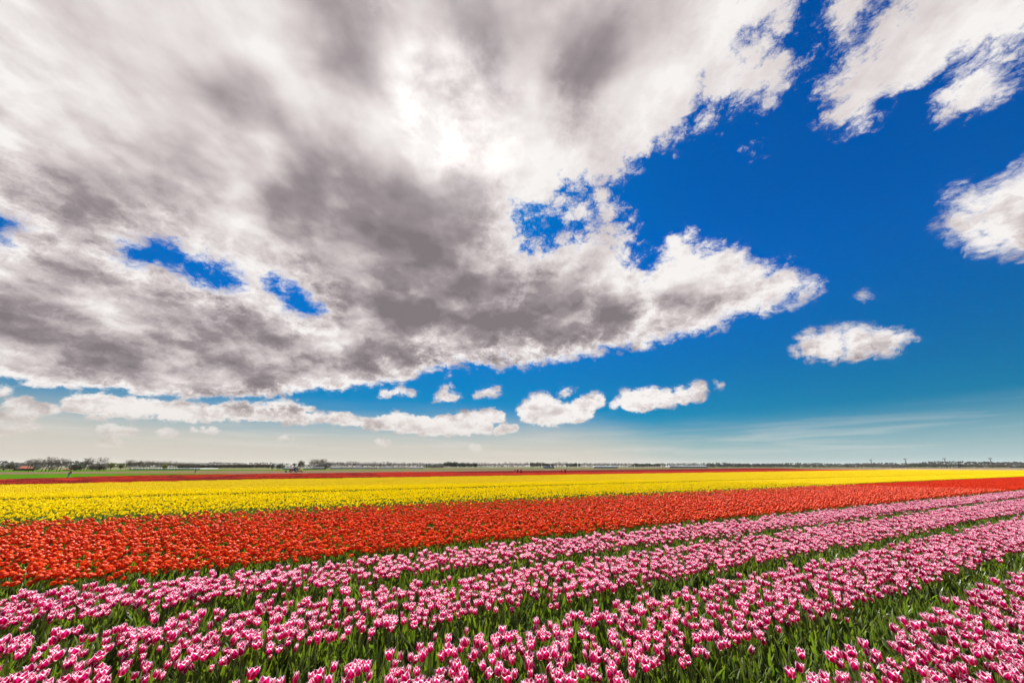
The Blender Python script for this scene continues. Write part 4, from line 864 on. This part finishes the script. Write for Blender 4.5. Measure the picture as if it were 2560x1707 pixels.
glasshouse('white glasshouse of shallow bays, farther right of the dark belt', 1675, 1770, 1169.3, 1165.5, 1164.0, 16)
building('shed', 'long low dark roofed shed below the water tower', 'shed', 708, 742, 1173.4, 1170.8, 1167.8, M_PALE, M_DKROOF, depth=.4)
building('white_wall_shed', 'low shed with pale wall right behind the tractor', 'shed', 758, 776, 1172.9, 1170.6, 1168.2, M_PALE, M_DKROOF, depth=.4, windows=0)
building('barn', 'long barn with light grey roof right of the tractor', 'barn', 777, 808, 1172.8, 1169.6, 1166.7, M_DKROOF, M_GREYROOF, depth=.5, hip=.02, windows=0)
for i, (x0, x1, tp, lab) in enumerate(((824, 850, 1167.0, 'turquoise grey house, first right of the dark tree'), (852, 880, 1167.6, 'low blue grey house, second in the row'), (884, 912, 1167.0, 'long blue house with dark roof, third in the row'),
                           (916, 940, 1167.8, 'small grey house at the middle of the blue row'), (946, 980, 1167.2, 'wide blue grey house past the middle of the row'), (984, 1014, 1168, 'low slate roofed house before the end of the row'), (1020, 1056, 1167.4, 'last blue grey house of the row, by the dark trees'))):
    building('house', lab, 'house', x0, x1, 1172.2-.004*(x0-824), 1169.6, tp, [M_BLUEW, M_PALE, M_BLUEW][i % 3], [M_DKROOF, M_GREYROOF][i % 2], 'low houses left of centre', depth=.35)
building('blue_barn', 'dark blue barn with light blue roof behind the copse right of centre', 'barn', 1360, 1386, 1170.0, 1166.6, 1163.8, M_NAVY, paint('blue_roof', (0.14, 0.19, 0.27)), windows=0)
building('white_house', 'small white house at the right horizon before the turbines', 'house', 2226, 2262, 1168.2, 1165, 1162.6, M_WHITE, M_PALE, depth=.3)
building('white_shed', 'pale shed under the tall wood before the third turbine', 'shed', 2392, 2404, 1168.3, 1166, 1165, M_WHITE, M_WHITE, depth=.4, windows=0)
building('bluish_shed', 'bluish shed at the far right end of the horizon', 'shed', 2538, 2572, 1168.5, 1164.5, 1163, M_BLUEW, M_PALE, depth=.3, windows=0)

# water tower
x, y = at(733, 1173.0); h = rise(733, 1173.0, 1157); e = tag(empty('water_tower', (x, y, 0)), 'dark water tower rising over the grey shed', 'water tower')
b = MB(); b.tube([(0, 0, 0), (0, 0, h*.62)], [h*.07, h*.055], 10); b.build('shaft', paint('tower_concrete', (0.13, 0.12, 0.13)), e)
b = MB(); b.tube([(0, 0, h*.60), (0, 0, h*.68), (0, 0, h*.94), (0, 0, h)], [h*.06, h*.12, h*.12, h*.03], 12); b.build('tank', paint('tower_tank', (0.10, 0.10, 0.115)), e)
# masts
for px, tp, lab in ((1822, 1150.5, 'thin radio mast above the dark belt, taller one'), (1868, 1152.5, 'thin radio mast right of the taller one')):
    x, y = at(px, 1168.4); h = rise(px, 1168.4, tp); e = tag(empty('radio_mast', (x, y, 0)), lab, 'mast', 'radio masts')
    b = MB()
    for q in range(3):
        a = q*2.094; b.tube([(.8*math.cos(a), .8*math.sin(a), 0), (.25*math.cos(a), .25*math.sin(a), h*.92)], [.10, .07], 4)
    for q in range(24):
        z0, z1 = h*.92*q/24, h*.92*(q+1)/24; r0, r1 = .8-.55*q/24, .8-.55*(q+1)/24; a = q*2.094
        b.tube([(r0*math.cos(a), r0*math.sin(a), z0), (r1*math.cos(a+2.094), r1*math.sin(a+2.094), z1)], .05, 3, cap=False)
    b.build('lattice', paint('mast_steel', (0.35, 0.35, 0.36)), e); b = MB(); b.tube([(0, 0, h*.90), (0, 0, h)], [.12, .05], 5); b.build('aerial', M_PALE, e)

# wind turbines
M_TURB = plain('turbine_grey', (0.10, 0.105, 0.12), .6, .2)
def blade_me(L):
    b = MB(); r = [(0, .025), (.06, .03), (.2, .055), (.5, .036), (.85, .018), (1, .004)]
    v, f = [], []
    for t, c in r:
        v += [(-c*L*.35, -.012*L*(1-t), t*L), (c*L*.65, 0, t*L), (-c*L*.35, .012*L*(1-t), t*L)]
    for i in range(len(r)-1): f += [(i*3+j, i*3+(j+1) % 3, i*3+3+(j+1) % 3, i*3+3+j) for j in range(3)]
    b.add(v, f); return b.me('blade', M_TURB, True)
BL = {}
for px, hub, rot, lab in ((2176.5, 1149.3, .3, 'wind turbine, leftmost and smallest of the four'), (2261.6, 1147.2, 1.0, 'wind turbine with slanting blades, second from the left'), (2360, 1146.6, .1, 'wind turbine over the green wood, third from the left'), (2474, 1146.2, .75, 'wind turbine nearest the right edge, largest of the four')):
    az = math.atan2((px-1280)/2.5, 363.5); d = 1750; x, y = d*math.sin(az), d*math.cos(az); X, Y = (px-1280)/2.5, -(hub-853.5)/2.5
    fw, up = FPX*math.cos(TH)-Y*math.sin(TH), FPX*math.sin(TH)+Y*math.cos(TH); x = X/fw*y; h = EYE+up/fw*y
    e = tag(empty('wind_turbine', (x, y, 0), face_cam(x, y)+.9), lab, 'wind turbine', 'wind turbines on the right horizon')
    b = MB(); b.tube([(0, 0, 0), (0, 0, h*.5), (0, 0, h-.6)], [1.8, 1.4, 1.0], 12); b.build('tower', M_TURB, e, True)
    b = MB(); b.tube([(0, -3.2, h+.6), (0, -2.6, h+.6), (0, 3.8, h+.6), (0, 4.6, h+.6)], [.6, 1.1, 1.0, .6], 8); b.build('nacelle', M_TURB, e, True)
    b = MB(); b.tube([(0, -5.0, h+.6), (0, -4.5, h+.6), (0, -3.25, h+.6)], [.2, .8, 1.0], 10); b.build('hub', M_TURB, e, True)
    for q in range(3):
        if not BL: BL['o'] = o = bpy.data.objects.new('blade', blade_me(h*.36))
        else: o = BL['o'].copy()
        COL.objects.link(o); o.parent = e; o.location = (0, -4.0, h+.6); o.rotation_euler = (0, rot+q*2.094, 0)

# ---- tractor, heading left across the tilled field
M_TRED = plain('tractor_red', (0.38, 0.085, 0.05), .35, .5); M_TDARK = plain('tractor_dark', (0.035, 0.035, 0.04), .5, .3); M_TYRE = plain('tyre_rubber', (0.03, 0.028, 0.026), .85, .15); M_RIM = plain('wheel_rim', (0.62, 0.60, 0.55), .4, .4)
M_CABW = plain('cab_white', (0.70, 0.69, 0.66), .4, .4); M_ORANGE = plain('tiller_orange', (0.52, 0.15, 0.03), .5, .3); M_CABG = plain('cab_glass', (0.10, 0.12, 0.12), .05, .7)
x, y = at(736, 1180.3); t_rot = face_cam(x, y)+.08
tr = tag(empty('tractor', (x, y, 0.03), t_rot), 'red tractor with white cab roof working the soil beyond the red tulips', 'tractor'); tr.scale = (.92,)*3
b = MB(); b.prism([(-2.25, .95), (-2.3, 1.35), (-2.15, 1.62), (-.55, 1.78), (-.5, .95)], -.38, .38); b.build('hood', M_TRED, tr)
b = MB(); b.box(-2.36, -2.27, -.30, .30, 1.0, 1.5); b.build('grille', M_TDARK, tr)
b = MB(); b.box(-2.1, 1.25, -.28, .28, .62, .94); b.box(.0, 1.1, -.45, .45, .55, 1.0); b.build('chassis', M_TDARK, tr)
cab = MB(); cab.prism([(-.42, 1.0), (-.48, 1.75), (1.05, 1.75), (1.15, 1.2), (.75, 1.0)], -.62, .62); cabo = cab.build('cab', M_TDARK, tr)
b = MB()
for px_, py_ in ((-.42, -.6), (-.42, .6), (.98, -.6), (.98, .6)): b.tube([(px_-.02, py_, 1.74), (px_+.12 if px_ < 0 else px_-.05, py_*.95, 2.5)], .045, 6)
b.build('cab_frame', M_TDARK, cabo)
b = MB(); b.prism([(-.42, 1.76), (-.28, 2.48), (.92, 2.48), (.98, 1.76)], -.575, .575); b.build('cab_glass', M_CABG, cabo)
b = MB(); b.prism([(-.42, 2.5), (-.36, 2.66), (.98, 2.68), (1.08, 2.5)], -.68, .68); b.build('cab_roof', M_CABW, cabo)
b = MB(); b.tube([(-.75, -.33, 1.7), (-.75, -.33, 2.45), (-.70, -.33, 2.55)], .05, 8); b.build('exhaust', M_TDARK, tr)
for sy in (-1, 1):
    f = MB(); pts = [(.72+.92*math.cos(a), .92*math.sin(a)+.86) for a in np.linspace(.15, 2.6, 9)]; inn = [(.72+.84*math.cos(a), .84*math.sin(a)+.86) for a in np.linspace(2.6, .15, 9)]
    f.prism(pts+inn, sy*.78-.28, sy*.78+.28); f.build('fender', M_CABW, tr)
    for nm, cx, r, w in (('rear_wheel', .72, .84, .48), ('front_wheel', -1.65, .58, .36)):
        c = (cx, sy*.80, r); b = MB(); b.disc(c, r*.14, w*.9); wh = b.build(nm, M_TDARK, tr)
        b = MB(); b.wheel(c, r*.97, w, r*.60, 24)
        for q in range(18):
            a = q*math.pi/9; ca, sa = math.cos(a), math.sin(a)
            p = [(c[0]+rr*ca-tt*sa, c[1], c[2]+rr*sa+tt*ca) for rr, tt in ((r*.96, -.045), (r*.96, .045), (r, .03), (r, -.03))]
            b.add([(px_, py_-w*.46, pz_) for px_, py_, pz_ in p]+[(px_, py_+w*.46, pz_) for px_, py_, pz_ in p], [(0, 1, 2, 3), (7, 6, 5, 4), (0, 3, 7, 4), (1, 5, 6, 2), (3, 2, 6, 7)])
        b.build('tyre', M_TYRE, wh)
        b = MB(); b.wheel(c, r*.61, w*.7, r*.36, 24); b.disc(c, r*.40, w*.25, 20); b.build('rim', M_RIM, wh)
b = MB(); b.tube([(-2.3, -.3, .75), (-3.5, -.3, .55)], .07, 6); b.tube([(-2.3, .3, .75), (-3.5, .3, .55)], .07, 6); b.tube([(-3.5, -1.2, .55), (-3.5, 1.2, .55)], .06, 6); b.build('front_linkage', M_TDARK, tr)
b = MB(); b.disc((-3.75, 0, .42), .16, 2.3, 12); b.build('front_roller', M_TDARK, tr)
for q in range(9):
    ro = MB() if q == 0 else ro
    if q == 0: ro.wheel((0, 0, 0), .40, .12, .24, 14); rme = ro.me('roller_ring', M_TDARK); rob = bpy.data.objects.new('roller_ring', rme)
    else: rob = rob.copy()
    COL.objects.link(rob); rob.parent = tr; rob.location = (-3.75, -1.08+q*.27, .42)
b = MB(); b.prism([(1.75, .35), (1.85, .95), (2.35, 1.05), (3.0, .75), (3.2, .30), (2.9, .22)], -1.3, 1.3); til = b.build('tiller', M_ORANGE, tr)
b = MB(); b.tube([(1.2, 0, 1.15), (2.1, 0, 1.0)], .06, 6); b.tube([(1.1, -.35, .62), (1.95, -.4, .5)], .06, 6); b.tube([(1.1, .35, .62), (1.95, .4, .5)], .06, 6); b.build('rear_linkage', M_TDARK, til)
b = MB(); b.disc((3.35, 0, .24), .21, 2.5, 14); b.build('packer_roller', M_TDARK, til)

# ---- people
def cloth(name, c): return plain(name, c, .85, .1, vary=.2, scale=9)
M_SKIN = plain('skin', (0.50, 0.30, 0.22), .6, .3)
def skinned(name, joints, bones, m, parent, sub=1):
    """one continuous surface grown round a skeleton: joints = [(x, y, z, radius)]"""
    me = bpy.data.meshes.new(name); me.from_pydata([j[:3] for j in joints], bones, []); o = link(name, me, parent); me.materials.append(m)
    sk = o.modifiers.new('skin', 'SKIN'); sk.use_smooth_shade = True
    for v, j in zip(me.skin_vertices[0].data, joints): v.radius = (j[3], j[3])
    me.skin_vertices[0].data[0].use_root = True
    sd = o.modifiers.new('subdivision', 'SUBSURF'); sd.levels = sd.render_levels = sub
    return o
def person(px, base, label, top_c, leg_c, hair_c, height=1.75, heading=0.0, stride=.12, bend=.12, armb=.3, hat=None, coat=False, ground_h=0.0):
    x, y = spot(px, base, ground_h); s = height/1.75
    e = tag(empty('person', (x, y, 0.02), face_cam(x, y)+heading), label, 'person', None); e.scale = (s, s, s)
    bx = bend
    pel, chest, neck, head = (0, 0, .95, .13), (bx*.5, 0, 1.28, .155), (bx*.9, 0, 1.47, .06), (bx*1.1+.02, 0, 1.63, .095)
    def leg(sy, d): return [(0, sy*.09, .90, .085), (d*.6+.03, sy*.10, .50, .062), (d-.02, sy*.10, .10, .042), (d+.13, sy*.11, .045, .035)]
    def arm(sy, a): return [(bx*.75, sy*.19, 1.40, .058), (bx*.6+a*.2, sy*.25, 1.13, .045), (bx*.7+a*.75, sy*.22, .95+a*.35, .034), (bx*.7+a*1.0, sy*.20, .89+a*.45, .038)]
    J = [pel, chest, neck, head, (bx*1.1+.03, 0, 1.72, .085)]; B = [(0, 1), (1, 2), (2, 3), (3, 4)]
    for sy, d, a in ((1, stride, armb), (-1, -stride, armb*.5)):
        n = len(J); J += leg(sy, d); B += [(0, n), (n, n+1), (n+1, n+2), (n+2, n+3)]
        n = len(J); J += arm(sy, a); B += [(1, n), (n, n+1), (n+1, n+2), (n+2, n+3)]
    skinned('body', J, B, M_SKIN, e)
    f = MB(); hx, hz = bx*1.1+.02, 1.66
    f.add([(hx+.085, -.018, hz-.03), (hx+.085, .018, hz-.03), (hx+.125, 0, hz-.025), (hx+.09, 0, hz+.03)], [(0, 1, 2), (1, 3, 2), (3, 0, 2)]); f.build('nose', M_SKIN, e)
    J = [(0, 0, .93, .155), (bx*.25, 0, 1.10, .16), (bx*.5, 0, 1.28, .185), (bx*.85, 0, 1.45, .085)]; B = [(0, 1), (1, 2), (2, 3)]
    if coat: J.append((0, 0, .70, .19)); B.append((0, 4))
    for sy, a in ((1, armb), (-1, armb*.5)):
        n = len(J); A = arm(sy, a)[:3]; J += [(p[0], p[1], p[2], p[3]+.022) for p in A]; B += [(2, n), (n, n+1), (n+1, n+2)]
    skinned('jacket', J, B, cloth('jacket_cloth', top_c), e)
    J = [(0, 0, .94, .15)]; B = []
    for sy, d in ((1, stride), (-1, -stride)):
        n = len(J); A = leg(sy, d)[:3]; J += [(p[0], p[1], p[2], p[3]+.02) for p in A]; B += [(0, n), (n, n+1), (n+1, n+2)]
    skinned('trousers', J, B, cloth('trouser_cloth', leg_c), e)
    skinned('hair', [(hx-.03, 0, 1.76, .085), (hx-.05, 0, 1.68, .095), (hx-.06, 0, 1.58, .06)], [(0, 1), (1, 2)], cloth('hair', hair_c), e)
    if hat: b = MB(); b.tube([(hx, 0, 1.74), (hx, 0, 1.78), (hx, 0, 1.86), (hx, 0, 1.88)], [.13, .115, .10, .03], 12); b.build('cap', cloth('cap', hat), e, True)
    for sy, d in ((1, stride), (-1, -stride)):
        b = MB(); b.tube([(d-.08, sy*.10, .05), (d+.02, sy*.105, .06), (d+.17, sy*.11, .045), (d+.21, sy*.11, .035)], [.04, .052, .048, .03], 8); b.build('shoe', cloth('shoe', (.06, .05, .05)), e, True)
    return e
person(168, 1195.5, 'person in dark red jacket and light blue jeans standing on the grass left', (.20, .035, .04), (.18, .33, .42), (.45, .33, .20), 1.78, 0.5, .14, .16, .5)
person(487, 1182.3, 'small dark clothed person bending forward in the tilled field', (.02, .02, .025), (.03, .03, .04), (.03, .03, .03), 1.6, 0.2, .12, .38, .3)
person(1287.5, 1185.4, 'person in pale pink coat, left of the three in the red tulips', (.58, .30, .32), (.45, .30, .32), (.10, .07, .06), 1.86, 1.2, .06, .06, .3, coat=True)
person(1294.0, 1185.2, 'person in black jacket and white cap, middle of the three', (.025, .03, .045), (.05, .05, .07), (.1, .1, .1), 1.82, -1.2, .05, .12, .4, hat=(.75, .75, .75))
person(1302.8, 1185.8, 'person in pale orange hood and red top, right of the three', (.42, .06, .09), (.06, .03, .03), (.75, .42, .30), 1.88, 1.9, .08, .06, .3, hat=(.72, .38, .28))
person(1404.5, 1185.2, 'person in orange and white top, left of the pair in the red tulips', (.70, .26, .16), (.10, .04, .03), (.75, .55, .40), 1.84, -1.4, .08, .06, .4)
person(1413.6, 1186.0, 'person in maroon jacket and white cap, right of the pair', (.22, .03, .06), (.05, .02, .02), (.2, .15, .12), 1.96, 1.4, .10, .06, .2, hat=(.72, .70, .68))

# ---- thin air haze over the polder
hz = bpy.data.materials.new('haze'); hz.use_nodes = True; hz.node_tree.nodes.clear(); k_ = NT(hz.node_tree)
pv_ = k_.node('ShaderNodeVolumePrincipled'); pv_.inputs['Color'].default_value = (0.93, 0.90, 0.86, 1); pv_.inputs['Density'].default_value = 0.00003
ov_ = k_.node('ShaderNodeOutputMaterial'); hz.node_tree.links.new(pv_.outputs[0], ov_.inputs['Volume'])
b = MB(); b.box(-9200, 9200, -3200, 11200, -1.0, 78.0); tag(b.build('haze', hz), 'thin pale haze over the fields', kind='stuff')
